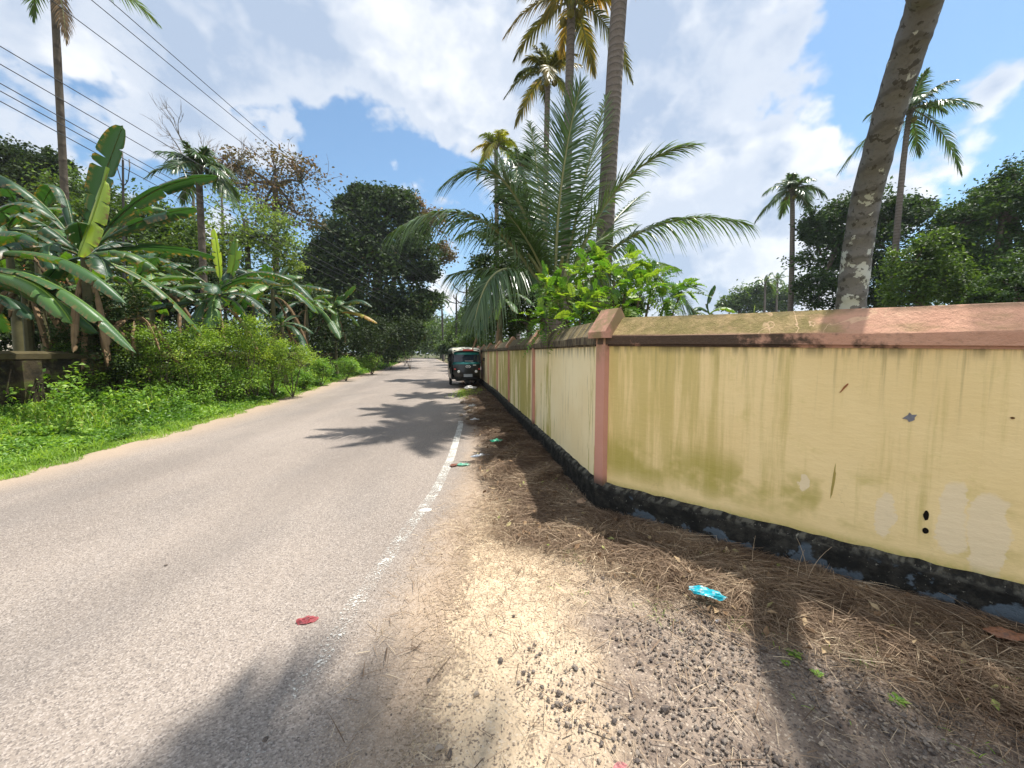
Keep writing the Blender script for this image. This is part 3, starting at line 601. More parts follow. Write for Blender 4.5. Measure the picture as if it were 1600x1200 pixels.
def palm(label, base, top, r0, r1, nf, L, mats, seed=0, ll=.55, group='palms along the road', bend=0, els=(-.45, 1.35), droop=.6, nl=46, wid=.05, v=(.1, .7), nuts=0, ctrl=None, bark=None, curve=(.35, .75), azs=None, name='palm_tree', gap=0):
    root = empty(name, base, label, 'palm tree', group); rg = random.Random(seed); top = np.asarray(top, float)
    trunk(root, base, top, r0, r1, bark, bend, ctrl=ctrl)
    for i in range(nf):
        f = (i+.5)/nf; el = els[0] + (els[1]-els[0])*f**.9; az = (i*2.39996 + rg.uniform(-.3, .3)) if azs is None else azs[i % len(azs)]
        l = L*rg.uniform(.8, 1.1)*(1-.2*f); r_ = arc(top + np.array([math.cos(az), math.sin(az), 0])*r1*.8, az, el+rg.uniform(-.1, .1), l, rg.uniform(*curve)*(1.1-.5*f), 11, rg.uniform(-.12, .12))
        frond('frond', r_, ll*rg.uniform(.85, 1.1), mats, root, nl, seed*91+i, droop*rg.uniform(.7, 1.2), .15, v, wid, .1, .028, rg.uniform(-.4, .4), gap)
    g = MB()
    for i in range(10): a = i*2.4; g.tube(arc(top-np.array([0, 0, .35]), a, 1.15, .7, .1, 5), [.06, .05, .04, .03, .015], 5)
    g.build('crown_shaft', M_PTRUNK, root)
    for i in range(nuts):
        a = i*2.1+.3; q = MB(); c = top + np.array([math.cos(a)*.28, math.sin(a)*.28, -.35-.12*(i % 3)]); q.add(c + ICO*.13, np.column_stack([ICF, ICF[:, 2]]), .5); q.build('coconut', M_NUT, root, True)
    return root
M_NUT = plain('coconut_husk', (.20, .17, .04), .5)
GF = (M_FROND, M_RACHIS); OF = (M_OLDFROND, M_RACHIS); YF = (M_YFROND, M_RACHIS)

# big young coconut palm behind the wall, its fronds laid out one by one
yb = np.array([.97, 8.7, 0.0]); yp = empty('young_coconut_palm', yb, 'large low coconut palm with long arching fronds rising from behind the wall', 'palm tree', 'palms along the road')
hub = P(868, 455, 8.7); trunk(yp, yb, hub-np.array([0, 0, .35]), .34, .22, M_PTRUNK, flare=.2)
FR = [  # base px, ctrl px, tip px (with distance), leaflet length, droop
 ((868, 455, 8.7), (866, 290, 8.5), (908, 128, 8.0), 1.25, .22, 96, 1.35), ((878, 455, 8.7), (905, 300, 8.9), (948, 150, 9.4), 1.1, .3, 80, 1.0),
 ((856, 455, 8.7), (800, 190, 8.4), (690, 292, 7.8), .95, .55, 84, .6), ((852, 458, 8.6), (745, 262, 8.0), (606, 368, 7.2), .95, .85, 90, .2),
 ((852, 465, 8.4), (770, 360, 7.4), (742, 500, 6.6), .80, .95, 80, .2), ((884, 458, 8.7), (950, 240, 8.4), (1090, 226, 7.8), .95, .35, 84, .9),
 ((886, 462, 8.5), (1010, 300, 8.0), (1176, 352, 7.4), .90, .75, 84, .3), ((886, 468, 8.4), (1010, 360, 7.6), (1092, 500, 7.0), .8, .9, 80, .2),
 ((866, 455, 8.9), (800, 300, 9.6), (776, 236, 10.4), .95, .3, 64, .8), ((880, 455, 9.0), (960, 330, 10.0), (1010, 300, 11.0), .9, .4, 64, .8),
 ((860, 455, 9.0), (842, 270, 9.8), (828, 190, 10.8), .95, .3, 64, 1.0), ((852, 460, 9.0), (770, 330, 10.2), (716, 372, 11.4), .9, .6, 64, .4),
 ((884, 460, 9.0), (985, 390, 10.2), (1060, 420, 11.5), .85, .7, 60, .3), ((860, 455, 8.6), (835, 380, 8.2), (790, 330, 7.8), .8, .5, 60, .7),
 ((875, 452, 8.8), (905, 380, 9.2), (990, 350, 9.6), .9, .5, 64, .6), ((856, 462, 8.6), (800, 400, 8.0), (700, 430, 7.6), .85, .9, 70, .3)]
for i, (a, c, d, ll, dr, n_, ro) in enumerate(FR):
    r_ = bez(P(*a), P(*c), P(*d), 16); frond('frond', r_, ll, GF, yp, int(n_*1.3), 500+i, dr, .12, (.15, .65), .036, .12, .040, .0, .0, (.35, 1.15) if ro > .9 else (.5, 1.3))
for i in range(9):
    r_ = arc(hub-np.array([0, 0, .2]), i*2.4+.5, .5+.1*(i % 5), 1.5, .1, 6); g = MB(); g.tube(r_, np.linspace(.07, .03, 6), 6); g.build('leaf_stalk', M_RACHIS, yp)

def at(px, Y, z=0.0): return np.array([(px-800)/F*Y*1.0, Y, z])
def Z(py, Y): return P(800, py, Y)[2]
def T3(px, py, Y): return P(px, py, Y)
b1 = T3(934, 440, 10.3); b1[2] = 0
palm('tall smooth grey palm trunk right of the low palm, crown out of frame', b1, T3(975, -110, 9.6), .235, .175, 15, 3.0, OF, 21, .6, v=(.2, .7), nuts=4, bend=-.05, els=(-.1, 1.3), curve=(.2, .4))
b2 = T3(879, 440, 12.2); b2[2] = 0
palm('tall coconut palm with orange drooping fronds at the top of the frame', b2, T3(893, 0, 12.2), .16, .12, 16, 2.1, OF, 5, .5, v=(.0, .75), els=(-.35, 1.25), nl=44, nuts=5, bend=0, wid=.055)
b3 = T3(848, 440, 15.5); b3[2] = 0
palm('slim coconut palm with green and yellow crown below the orange one', b3, T3(856, 112, 15.5), .14, .10, 16, 1.85, OF, 9, .42, v=(.0, .62), nl=42, nuts=4, wid=.055)
b4 = T3(778, 440, 23); b4[2] = 0
palm('small far palm with bright yellow green crown', b4, T3(775, 226, 23), .15, .11, 15, 1.8, YF, 12, .55, v=(.2, .9), nl=34, wid=.07)
b5 = T3(808, 440, 21); b5[2] = 0
palm('far dark green palm beside the yellow crowned one', b5, T3(812, 262, 21), .15, .11, 16, 2.2, GF, 13, .6, v=(.0, .4), nl=34, wid=.07)
b6 = T3(98, 400, 14.0); b6[2] = 0
rp = palm('tall palm with dark trunk rising above the banana plants, crown out of frame', b6, T3(82, -55, 13.2), .11, .09, 12, 3.4, GF, 30, .6, els=(.1, 1.3), curve=(.3, .5), v=(.1, .7), bark=M_TRUNK)
frond('frond', bez(T3(84, -20, 13.2), T3(96, -25, 13), T3(104, 66, 12.8), 12), .30, (M_DEADLEAF, M_RACHIS), rp, 50, 77, .9, .0, (.1, .2), .04)
b7 = T3(314, 420, 17); b7[2] = 0
palm('short dark palm with bunched fronds between the banana plants and the sparse tree', b7, T3(310, 262, 17), .15, .12, 18, 1.9, GF, 41, .62, v=(.0, .35), els=(-.2, 1.4), nl=36, wid=.07, bark=M_TRUNK)
b8 = T3(1400, 420, 20); b8[2] = 0
palm('tall palm with wide blue green crown half hidden behind the leaning trunk', b8, T3(1422, 172, 19), .15, .10, 18, 2.6, GF, 55, .62, v=(.0, .45), nl=44, wid=.06, ctrl=T3(1402, 300, 19.5), nuts=3)
b9 = T3(1235, 480, 25); b9[2] = 0
palm('slender lone palm standing in the open left of the right hand trees', b9, T3(1238, 296, 25), .17, .12, 18, 2.2, GF, 62, .6, v=(.0, .45), nl=40, wid=.075, bend=.25, nuts=5)
for i, (px, py, Y) in enumerate([(1196, 440, 60), (1215, 436, 66)]):
    b_ = T3(px, 480, Y); b_[2] = 0
    palm(['tiny hazy palm far beyond the wall, nearer the banana', 'tiny hazy palm far beyond the wall, next to the lone slender palm'][i], b_, T3(px, py, Y), .2, .14, 12, 3.0, GF, 70+i, .6, nl=20, wid=.16)
b0 = T3(692, 500, 75); b0[2] = 0
palm('hazy palm at the far bend of the road', b0, T3(690, 468, 75), .2, .15, 12, 3.2, GF, 75, .7, nl=20, wid=.2)
# leaning palm right behind the near wall; its crown hangs over the camera
lb = T3(1331, 480, 4.75); top_v = T3(1436, 0, 3.15)
dirn = (top_v-lb); lb2 = lb - dirn*(lb[2]/dirn[2])*.92; lb2 = P(1323, 540, 4.9); lb2[2] = 0
root = empty('leaning_coconut_palm', lb2, 'thick leaning coconut palm trunk with white lichen blotches behind the near wall', 'palm tree', 'palms along the road')
crown_top = np.array([4.1, 1.15, 8.6])
def bez3(p, n):
    t = np.linspace(0, 1, n)[:, None]; a, b_, c, d = map(np.asarray, p); return (1-t)**3*a+3*(1-t)**2*t*b_+3*(1-t)*t*t*c+t**3*d
KP = np.array([lb2, P(1323, 540, 4.85), P(1331, 458, 4.7), P(1349, 333, 4.35), P(1380, 208, 3.85), P(1419, 83, 3.4), P(1446, 0, 3.15), P(1500, -190, 2.75), [3.9, 2.35, 8.6], [5.0, 3.1, 13.2]]); KP[0] = [KP[1][0], KP[1][1]+.05, 0]
def catmull(K, m):
    out_ = []
    for a in range(len(K)-1):
        p0, p1, p2, p3 = K[max(a-1, 0)], K[a], K[a+1], K[min(a+2, len(K)-1)]
        for t in np.linspace(0, 1, m, endpoint=False): out_.append(.5*((2*p1)+(p2-p0)*t+(2*p0-5*p1+4*p2-p3)*t*t+(3*p1-p0-3*p2+p3)*t**3))
    return np.array(out_+[K[-1]])
pts = catmull(KP, 8); crown_top = pts[-1]
zt = pts[:, 2]; tt = np.linspace(0, 1, len(pts)); g = MB(); g.tube(pts, np.interp(zt, [0, .5, 1.5, 4.4, 13], [.21, .175, .155, .108, .10])*(1+.02*np.sin(zt*38)), 22, wob=.025, seed=5); g.build('trunk', M_LTRUNK, root, True)
LEAN_CROWN = [(R(a), e) for a, e in ((150, .2), (163, .4), (173, .15), (182, .1), (191, .4), (201, -.1), (212, .3), (224, .0), (238, .35), (254, .1), (272, .4), (292, .2), (14, .1), (26, .35), (200, 1.1))]
for i, (az, el) in enumerate(LEAN_CROWN):
    r_ = arc(crown_top, az, el, 2.3 if R(100) < az < R(185) else 2.9, .40, 12); frond('frond', r_, .95, GF, root, 64, 900+i, .6, .1, (.1, .6), .055, .1, .03)

# ------------------------------------------------------------------ banana plants
def banana_leaf(rach, W, parent, v=.3, seed=0, roll=0, fold=.25, tear=.5, name='leaf', mt=None, pet=.14, dry=False):
    rg = np.random.default_rng(seed); n = 40; rach = np.asarray(rach, float); ds = np.concatenate([[0], np.cumsum(np.linalg.norm(np.diff(rach, axis=0), axis=1))]); L = ds[-1]
    t = np.linspace(0, 1, n); c = np.stack([np.interp(t*L, ds, rach[:, k]) for k in range(3)], -1); T = nrm(np.gradient(c, axis=0))
    h = rach[-1]-rach[0]; h[2] = 0; hs = nrm(np.array([[h[1], -h[0], 0.0]]))[0]; S = np.cross(T, [0, 0, 1.0]); S = nrm(S+hs*.3*np.sign((S@hs)[:, None]+1e-6)); N = nrm(np.cross(S, T))
    S, N = S*math.cos(roll)+N*math.sin(roll), N*math.cos(roll)-S*math.sin(roll)
    mb = MB(); i0 = int(pet*n); tb = (t-t[i0])/(1-t[i0]); prof = np.clip(tb, 0, 1)**.38*(1-np.clip(tb, 0, 1)**5)**.6; prof = np.clip(prof, .02, None)
    for sd_ in (-1, 1):
        i = i0
        while i < n-1:
            st = 2+int(rg.exponential(5)) if rg.uniform() < tear else 9; j = min(n-1, i+st); rows = np.arange(i, j+1)
            ang = -fold + rg.normal(0, .14*min(1, tear+.3)) - (rg.uniform(0, .7) if rg.uniform() < tear*.45 else 0); sw = rg.normal(0, .05)
            V = []; U = []
            for kk, r_ in enumerate(rows):
                w_ = W*.5*prof[r_]; e = 1.0
                if kk == 0 and i > i0: e = .90
                if kk == len(rows)-1 and j < n-1: e = .86
                shift = T[r_]*(w_*(.16+sw)); a1 = .22; row = [c[r_]]; ur = [[t[r_]*L, 0]]
                for f in (.35, .7, 1.0):
                    aa = a1*(1-f) + ang*f*1.35; row.append(c[r_] + S[r_]*sd_*w_*f*e*math.cos(aa) + N[r_]*w_*f*e*math.sin(aa) + shift*f*f + (T[r_]*L*.011*(1 if kk == 0 else -1 if kk == len(rows)-1 else 0))*f*(f > .5)); ur.append([t[r_]*L, f*sd_])
                V.append(row); U.append(ur)
            vv = np.clip(v + rg.normal(0, .03), 0, 1); mb.grid(np.array(V) if sd_ > 0 else np.array(V)[:, ::-1], float(vv), np.array(U) if sd_ > 0 else np.array(U)[:, ::-1]); i = j
    mb.tube(c[::2], np.linspace(.028, .006, len(c[::2]))*(W/.5)**.5, 5, min(.8, v+.25), 0)
    return mb.build(name, mt or M_BANANA, parent, True)
def banana(label, px, Y, crown_py, keyed=(), nrand=8, L=1.9, W=.5, seed=0, els=(.2, 1.35), r=.11, lean=0, ndry=2, z0=0, group='banana plants'):
    rg = random.Random(seed); cr = P(px, crown_py, Y); base = cr.copy(); base[2] = z0; base[0] -= lean
    root = empty('banana_plant', base, label, 'banana plant', group); trunk(root, base, cr, r, r*.55, M_BSTEM, 0, 12, 10, name='stem', flare=.2, wob=.05)
    for i, (a, c, d, w_, v, ro, fo, te) in enumerate(keyed): banana_leaf(bez(P(*a), P(*c), P(*d), 20), w_, root, v, seed*50+i, ro, fo, te)
    for i in range(nrand):
        az = i*2.4+rg.uniform(-.4, .4)+seed; el = els[0]+(els[1]-els[0])*((i+.5)/max(1, nrand)); l = L*rg.uniform(.75, 1.15)
        banana_leaf(arc(cr-np.array([0, 0, .15]), az, el, l, rg.uniform(.35, .7)*(1.15-.5*i/nrand), 18, rg.uniform(-.12, .12)), W*rg.uniform(.8, 1.15), root, rg.choice([.1, .25, .35, .5, .6]), seed*77+i, rg.uniform(-.3, .3), rg.uniform(.1, .5), rg.choice([.4, .75, .95]))
    for i in range(ndry):
        az = rg.uniform(0, 6.28); banana_leaf(arc(cr-np.array([0, 0, .5]), az, .1, L*.7, 1.3, 14), W*.5, root, .5, seed*31+i, 0, .9, .9, 'dead_leaf', M_DEADLEAF)
    return root
KA = [((130, 385, 8.4), (150, 300, 8.3), (192, 196, 8.2), .62, .20, 1.2, .25, .5), ((168, 262, 8.0), (150, 330, 7.9), (122, 402, 7.8), .72, .86, .9, .3, .1),  # second leaf is the folded one, backlight painted into its yellow tone
      ((150, 380, 8.4), (225, 275, 8.6), (342, 275, 8.8), .48, .12, .3, .3, .2), ((150, 385, 8.2), (215, 335, 8.3), (308, 325, 8.4), .50, .15, .35, .3, .25),
      ((120, 385, 8.4), (60, 290, 8.4), (-30, 262, 8.4), .55, .30, -.2, .4, .6), ((118, 390, 8.6), (100, 230, 8.9), (62, 330, 9.3), .5, .25, -.4, .4, .8),
      ((112, 390, 8.2), (60, 360, 7.8), (84, 420, 7.4), .5, .35, 0, .5, .7), ((150, 392, 8.3), (250, 376, 8.5), (338, 402, 8.8), .44, .12, .4, .2, .3),
      ((150, 390, 8.9), (205, 300, 9.5), (262, 330, 10), .5, .45, .2, .4, .7)]
banana('largest banana plant with an upright torn leaf and a folded leaf toned backlit yellow', 132, 8.5, 392, KA, 10, 2.0, .62, 1, (-.1, 1.0), .13, ndry=5)
KE = [((-40, 400, 7.4), (110, 370, 7.0), (198, 475, 6.8), .50, .45, .2, .55, .5), ((-60, 420, 7.0), (90, 400, 6.5), (213, 552, 6.3), .46, .48, .3, .5, .5),
      ((-60, 430, 6.9), (60, 410, 6.5), (112, 506, 6.3), .5, .62, .1, .6, .4), ((-60, 400, 7.4), (20, 270, 7.6), (90, 345, 7.6), .5, .3, 0, .4, .7), ((-50, 420, 7.2), (0, 330, 7), (60, 380, 6.8), .45, .35, .1, .5, .6),
      ((-50, 460, 6.9), (20, 450, 6.8), (52, 500, 6.7), .4, .25, .0, .4, .4)]
banana('banana plant at the left border with long shiny leaves drooping over the weeds', -70, 7.2, 430, KE, 9, 2.0, .6, 2, (.0, 1.2), .13, ndry=4)
KB = [((345, 448, 11.9), (342, 400, 11.8), (334, 357, 11.7), .56, .83, .6, .1, .0), ((352, 450, 12.5), (372, 410, 12.5), (368, 372, 12.5), .45, .72, 1.2, .2, .1),
      ((330, 450, 11.8), (270, 395, 11.6), (200, 398, 11.4), .5, .25, .1, .3, .6), ((335, 455, 11.6), (280, 430, 11.1), (235, 470, 10.8), .48, .5, .2, .5, .7),
      ((345, 450, 11.6), (400, 405, 11.6), (462, 440, 11.6), .46, .25, .2, .4, .3), ((340, 455, 11.4), (385, 420, 11.0), (440, 445, 10.7), .46, .15, .2, .4, .4),
      ((330, 470, 11.4), (235, 470, 10.7), (160, 500, 10.2), .4, .2, .3, .5, .3), ((325, 460, 11.6), (300, 500, 10.9), (292, 540, 10.4), .45, .4, .2, .4, .6)]
banana('banana plant with one bright upright new leaf', 340, 12.0, 455, KB, 11, 1.8, .6, 3, (-.1, 1.2), .12, ndry=4)
banana('broad banana plant under the sparse tree, right of the upright new leaf', 425, 15.5, 445, [((420, 450, 12), (450, 415, 12), (490, 470, 11.5), .5, .2, .2, .4, .3), ((425, 450, 12.5), (480, 440, 12.5), (520, 455, 12.5), .45, .1, .1, .4, .3)], 13, 2.2, .7, 4, (-.1, 1.2))
banana('banana plant with brown scorched leaves in front of the big dark tree', 522, 22.5, 478, [((522, 490, 22.5), (470, 455, 21.8), (400, 492, 21.0), .7, .98, .1, .4, .5), ((525, 480, 22.5), (540, 460, 22.5), (556, 446, 22.5), .45, .4, .5, .3, .2),
    ((525, 485, 22.5), (560, 455, 22.2), (582, 480, 21.8), .7, .15, .1, .5, .4), ((525, 490, 22.2), (560, 480, 21.8), (590, 505, 21.5), .6, .98, .1, .5, .7)], 12, 2.1, .65, 5, (-.1, 1.1), ndry=3)
banana('dark banana plant deep behind the large one', 55, 11.5, 372, (), 12, 2.3, .65, 6, (-.1, 1.2))
banana('dark banana plant between the two lit ones', 232, 12.5, 420, (), 12, 2.2, .65, 7, (-.1, 1.1))
banana('low banana plant on the verge with a leaf reaching over the weeds', 440, 14.5, 500, [((440, 510, 14), (470, 500, 13.5), (480, 556, 13), .45, .2, .2, .4, .4)], 7, 1.3, .4, 8, (-.1, 1.0))
banana('banana plant low behind the wall beside the parked auto rickshaw', 782, 14, 462, [((782, 470, 14), (775, 430, 14), (771, 412, 14), .45, .55, .5, .2, .1), ((782, 475, 13.8), (762, 470, 13.3), (745, 530, 12.8), .45, .2, .2, .5, .2), ((785, 470, 13.8), (792, 440, 13.6), (775, 500, 13.2), .4, .75, .4, .5, .4)], 9, 1.7, .42, 9, (-.2, 1.2))
banana('small banana plant poking above the yellow wall under the open sky', 1112, 9.5, 490, [((1108, 490, 9.5), (1100, 470, 9.5), (1118, 446, 9.5), .26, .25, .9, .2, .1), ((1110, 490, 9.4), (1130, 472, 9.3), (1150, 488, 9.2), .25, .7, .2, .4, .1), ((1110, 492, 9.4), (1090, 470, 9.3), (1082, 488, 9.2), .24, .4, .2, .4, .2)], 3, .8, .25, 10, (.1, .9), r=.07, ndry=0)
banana('tiny banana shoot just above the wall near the lone palm', 1178, 11, 492, [((1178, 495, 11), (1178, 487, 11), (1179, 477, 11), .2, .8, .6, .1, .1)], 2, .5, .2, 14, (.1, .6), r=.06, ndry=0)
# ------------------------------------------------------------------ trees: trunk, limbs and a crown of leaf clumps
def clumps(mb, c, rad, n, size, rg, m=26, spread=.26, flat=.8, up=.4, vb=.45, asp=.55):
    """leaf clumps over the surface and inside of an ellipsoid"""
    c = np.asarray(c, float); d = nrm(rg.normal(size=(m, 3))); d[:, 2] = d[:, 2]*.95+.08; rr = rad*rg.uniform(.35, 1.0, m)**.5
    cc = c + d*rr[:, None]*np.array([1, 1, flat]); k = rg.integers(0, m, n); sp = rad*spread*rg.uniform(.6, 1.4, m)
    p = cc[k] + rg.normal(size=(n, 3))*sp[k][:, None]*np.array([1, 1, .75])
    V, Q = leaves(p, size, rg, up, nrm(p-c), asp); tone = vb + rg.normal(0, .14, m)
    mb.add(V, Q, np.repeat(np.clip(tone[k]+rg.normal(0, .13, n), 0, 1), 4)); return cc
def tree(label, trunk_px, Y, blobs, mt, n=2600, size=.3, seed=0, cat='tree', group='trees', m=26, spread=.26, r=.22, name='broadleaf_tree', z0=0, vb=.45, limbs=3, twigs=0, trunk_top=None, asp=.55):
    base = at(trunk_px, Y, z0); root = empty(name, base, label, cat, group); rg = np.random.default_rng(seed); g = MB(); w_ = MB(); t0 = blobs[0]
    mid = P(*(trunk_top or (trunk_px+ (t0[0]-trunk_px)*.4, t0[1]+t0[3]*.6, Y)))
    if mid[2] < .6: mid[2] = .6
    w_.tube(bez(base, (base+mid)/2+np.array([.1*r*5, 0, 0]), mid, 8), np.linspace(r*1.3, r*.75, 8), 9, wob=.06, seed=seed)
    for (px, py, by, rp, *k) in blobs:
        c = P(px, py, by); rad = rp/F*by; cc = clumps(g, c, rad, int(n*(k[0] if k else 1)), size, rg, m, spread, vb=vb, asp=asp)
        w_.tube(bez(mid, (mid+c)/2+np.array([0, 0, rad*.3]), c, 7), np.linspace(r*.6, r*.2, 7), 6, wob=.05)
        for q in cc[:limbs]: w_.tube(bez(c, (c+q)/2+np.array([0, 0, .15*rad]), q, 5), np.linspace(r*.2, r*.05, 5), 4)
        for _ in range(twigs):
            q0 = cc[rg.integers(0, len(cc))]; q1 = q0 + rg.normal(size=3)*rad*.35 + np.array([0, 0, rad*.25]); w_.tube(bez(q0, (q0+q1)/2+rg.normal(size=3)*.1*rad, q1, 4), np.linspace(r*.09, r*.03, 4), 3)
    w_.build('trunk', M_TRUNK, root, True); g.build('crown', mt, root); return root
tree('big dark evergreen tree overhanging the road beyond the banana plants', 585, 38, [(600, 345, 38, 44), (545, 380, 37, 48), (640, 405, 38, 38), (505, 430, 36, 44), (575, 440, 36, 62), (640, 478, 38, 36), (545, 495, 35, 54), (618, 525, 39, 34), (664, 425, 38, 18, .6), (478, 480, 34, 40), (650, 362, 40, 18, .6), (575, 318, 38, 24), (625, 318, 39, 20), (540, 322, 38, 16, .4), (672, 470, 39, 15, .4), (612, 312, 38, 12, .3), (500, 395, 36, 20, .4), (460, 450, 35, 22, .5), (560, 300, 38, 12, .25)], M_DARKTREE, 5200, .38, 101, r=.45, m=40, spread=.24)
tree('reddish brown leaved tree peeking over the big dark tree', 602, 46, [(655, 335, 46, 22), (680, 352, 46, 26), (640, 322, 46, 18), (690, 395, 46, 18), (622, 335, 45, 16)], M_REDTREE, 1100, .36, 102, r=.3, m=16, limbs=4, twigs=6)
tree('sparse open tree with thin crown of brownish leaves', 430, 27, [(430, 265, 27, 44), (385, 290, 27, 40), (470, 285, 27, 38), (410, 330, 27, 46), (465, 335, 27, 34), (375, 260, 27, 26)], M_REDTREE, 620, .24, 103, r=.22, m=22, spread=.22, limbs=12, twigs=24, vb=.35)
tree('yellow green bushy tree in front of the sparse tree', 390, 22, [(380, 345, 22, 50), (330, 370, 21, 44), (420, 375, 22, 42), (360, 410, 21, 52), (440, 400, 23, 36), (300, 400, 20, 40)], M_PALETREE, 1500, .19, 104, r=.18, m=26, spread=.2, limbs=6, twigs=8)
tree('round dark tree at the upper left border behind the tall palm', 20, 24, [(30, 262, 24, 34), (70, 258, 24, 28), (-20, 280, 24, 44), (60, 300, 24, 44), (10, 320, 24, 50), (90, 330, 24, 36)], M_DARKTREE, 4200, .22, 105, r=.25, spread=.2)
tree('mid green tree filling the gap behind the large banana plant', 160, 20, [(130, 320, 20, 44), (190, 340, 20, 46), (245, 350, 20, 42), (150, 390, 19, 56), (230, 405, 19, 56), (80, 400, 19, 56), (285, 385, 20, 44), (20, 400, 18, 60)], M_MIDTREE, 3000, .19, 106, r=.2)
tree('low dark tree behind the middle banana plants', 330, 19, [(320, 440, 19, 50), (380, 450, 20, 46), (260, 460, 18, 54), (440, 470, 21, 48), (500, 500, 24, 46), (200, 480, 17, 54), (120, 490, 15, 56), (40, 490, 14, 56), (-30, 480, 13, 60)], M_DARKTREE, 3800, .18, 107, r=.2)
for i, (px, py, Y, s_, nb) in enumerate([(300, 185, 21, 1, 0), (345, 205, 24, 1, 0)]):
    root = empty('bare_tree', at(px+10, Y), ['leafless grey tree above the short dark palm', 'leafless twiggy tree beside the sparse tree'][i], 'tree', 'trees'); rgx = np.random.default_rng(300+i); w_ = MB(); b0 = at(px+10, Y); tp = P(px, py+60, Y)
    w_.tube(bez(b0, (b0+tp)/2, tp, 8), np.linspace(.12, .05, 8), 6)
    def grow(p, d, l, r_, k):
        q = p + d*l; w_.tube(bez(p, (p+q)/2+rgx.normal(size=3)*.08*l, q, 5), np.linspace(r_, r_*.55, 5), 4)
        if k:
            for _ in range(3): grow(p+(q-p)*rgx.uniform(.5, 1), nrm(d+rgx.normal(size=3)*.55+np.array([0, 0, .15])), l*rgx.uniform(.55, .8), r_*.55, k-1)
    for _ in range(4): grow(tp-np.array([0, 0, rgx.uniform(0, 1)]), nrm(np.array([0, 0, 1.])+rgx.normal(size=3)*.6), 1.4, .04, 3)
    w_.build('trunk', plain('grey_twigs', (.20, .17, .14), .9) if i == 0 else bpy.data.materials['grey_twigs'], root)
# right hand trees
tree('large rounded dark green tree behind the leaning trunk', 1330, 24, [(1300, 345, 24, 38), (1350, 330, 24, 36), (1400, 345, 24, 38), (1285, 400, 24, 42), (1340, 400, 24, 50), (1400, 400, 24, 46), (1280, 455, 23, 36), (1340, 460, 23, 46), (1400, 460, 23, 46), (1275, 360, 24, 26), (1430, 330, 24, 24)], M_RIGHTTREE, 3300, .20, 110, r=.3, m=34, spread=.18, vb=.3)
tree('tall bushy tree at the right border above the wall', 1560, 17, [(1590, 290, 17, 42), (1550, 330, 17, 44), (1500, 350, 17, 34), (1630, 300, 17, 60), (1520, 400, 17, 50), (1590, 390, 17, 60), (1480, 420, 17, 42), (1545, 450, 16.5, 46), (1620, 440, 16.5, 56), (1470, 375, 17, 24)], M_RIGHTTREE, 3800, .155, 111, r=.25, m=36, spread=.17, vb=.42)
tree('lighter green shrubby tree just right of the leaning trunk', 1440, 14, [(1430, 410, 14, 40), (1475, 440, 14, 38), (1410, 455, 14, 36), (1460, 385, 14, 26), (1510, 465, 14, 32)], M_MIDTREE, 3000, .12, 112, r=.14, m=30, spread=.18, vb=.5)
tree('bushy tree leaning in at the lower right behind the wall', 1600, 12, [(1580, 450, 12, 36), (1640, 430, 12, 60), (1550, 470, 12, 26)], M_RIGHTTREE, 2600, .11, 113, r=.14, m=30, spread=.18, vb=.5)
# dense growth behind the first stretch of wall
tree('dark tree standing behind the low palm', 800, 19, [(800, 310, 19, 24, .6), (830, 345, 19, 32, .7), (790, 370, 19, 30), (820, 420, 18, 44), (770, 425, 18, 34)], M_DARKTREE, 2000, .17, 120, r=.18)
tree('dark undergrowth tree beside the wall past the low palm', 830, 15, [(820, 480, 15, 44), (870, 480, 14, 42), (790, 505, 17, 30), (920, 480, 13, 40), (840, 440, 15, 36), (970, 480, 12, 30)], M_DARKTREE, 2400, .14, 121, r=.14)
tree('green tree over the wall where it nears the road bend', 752, 33, [(752, 485, 33, 22), (740, 510, 32, 22), (765, 500, 28, 24), (748, 455, 33, 16)], M_MIDTREE, 1500, .24, 122, r=.2)
tree('roadside tree behind the parked auto rickshaw', 722, 48, [(722, 520, 48, 20), (738, 500, 48, 18), (712, 532, 46, 14), (728, 490, 50, 12)], M_MIDTREE, 1500, .3, 123, r=.2)
tree('hazy green tree at the far bend, left side of the road', 600, 70, [(655, 520, 70, 26), (640, 500, 66, 24), (672, 530, 74, 20), (630, 535, 62, 20), (660, 495, 74, 16), (600, 530, 58, 26)], M_MIDTREE, 1500, .45, 124, r=.3)
tree('distant treetops closing the view down the road', 690, 110, [(680, 520, 110, 20), (695, 510, 112, 18), (710, 520, 110, 18), (672, 505, 115, 13), (690, 535, 105, 18), (665, 540, 105, 16), (720, 505, 110, 14)], M_MIDTREE, 1100, .7, 125, r=.4)
for i, (px, Y, lab) in enumerate([(1155, 62, 'hazy grey green trees low over the wall, left of the lone palm'), (1210, 68, 'distant pale treetop behind the base of the lone palm')]):
    tree(lab, px, Y, [(px, 462, Y, 16), (px+18, 470, Y, 16), (px-16, 475, Y, 14), (px+34, 458, Y, 16), (px+8, 482, Y, 18)], M_MIDTREE, 1000, .45, 130+i, r=.3)
for i, (px, Y) in enumerate([(-330, 30), (-700, 30), (1900, 22), (2300, 22)]):
    tree(['large green tree beyond the left edge of the view', 'spreading tree far beyond the left edge', 'tree beyond the right edge of the wall', 'tree far along the wall to the right'][i], px, Y, [(px+dx, 380+dy, Y, 90) for dx in (-110, 0, 110) for dy in (-50, 70)], M_MIDTREE, 1200, .35, 140+i, r=.3)

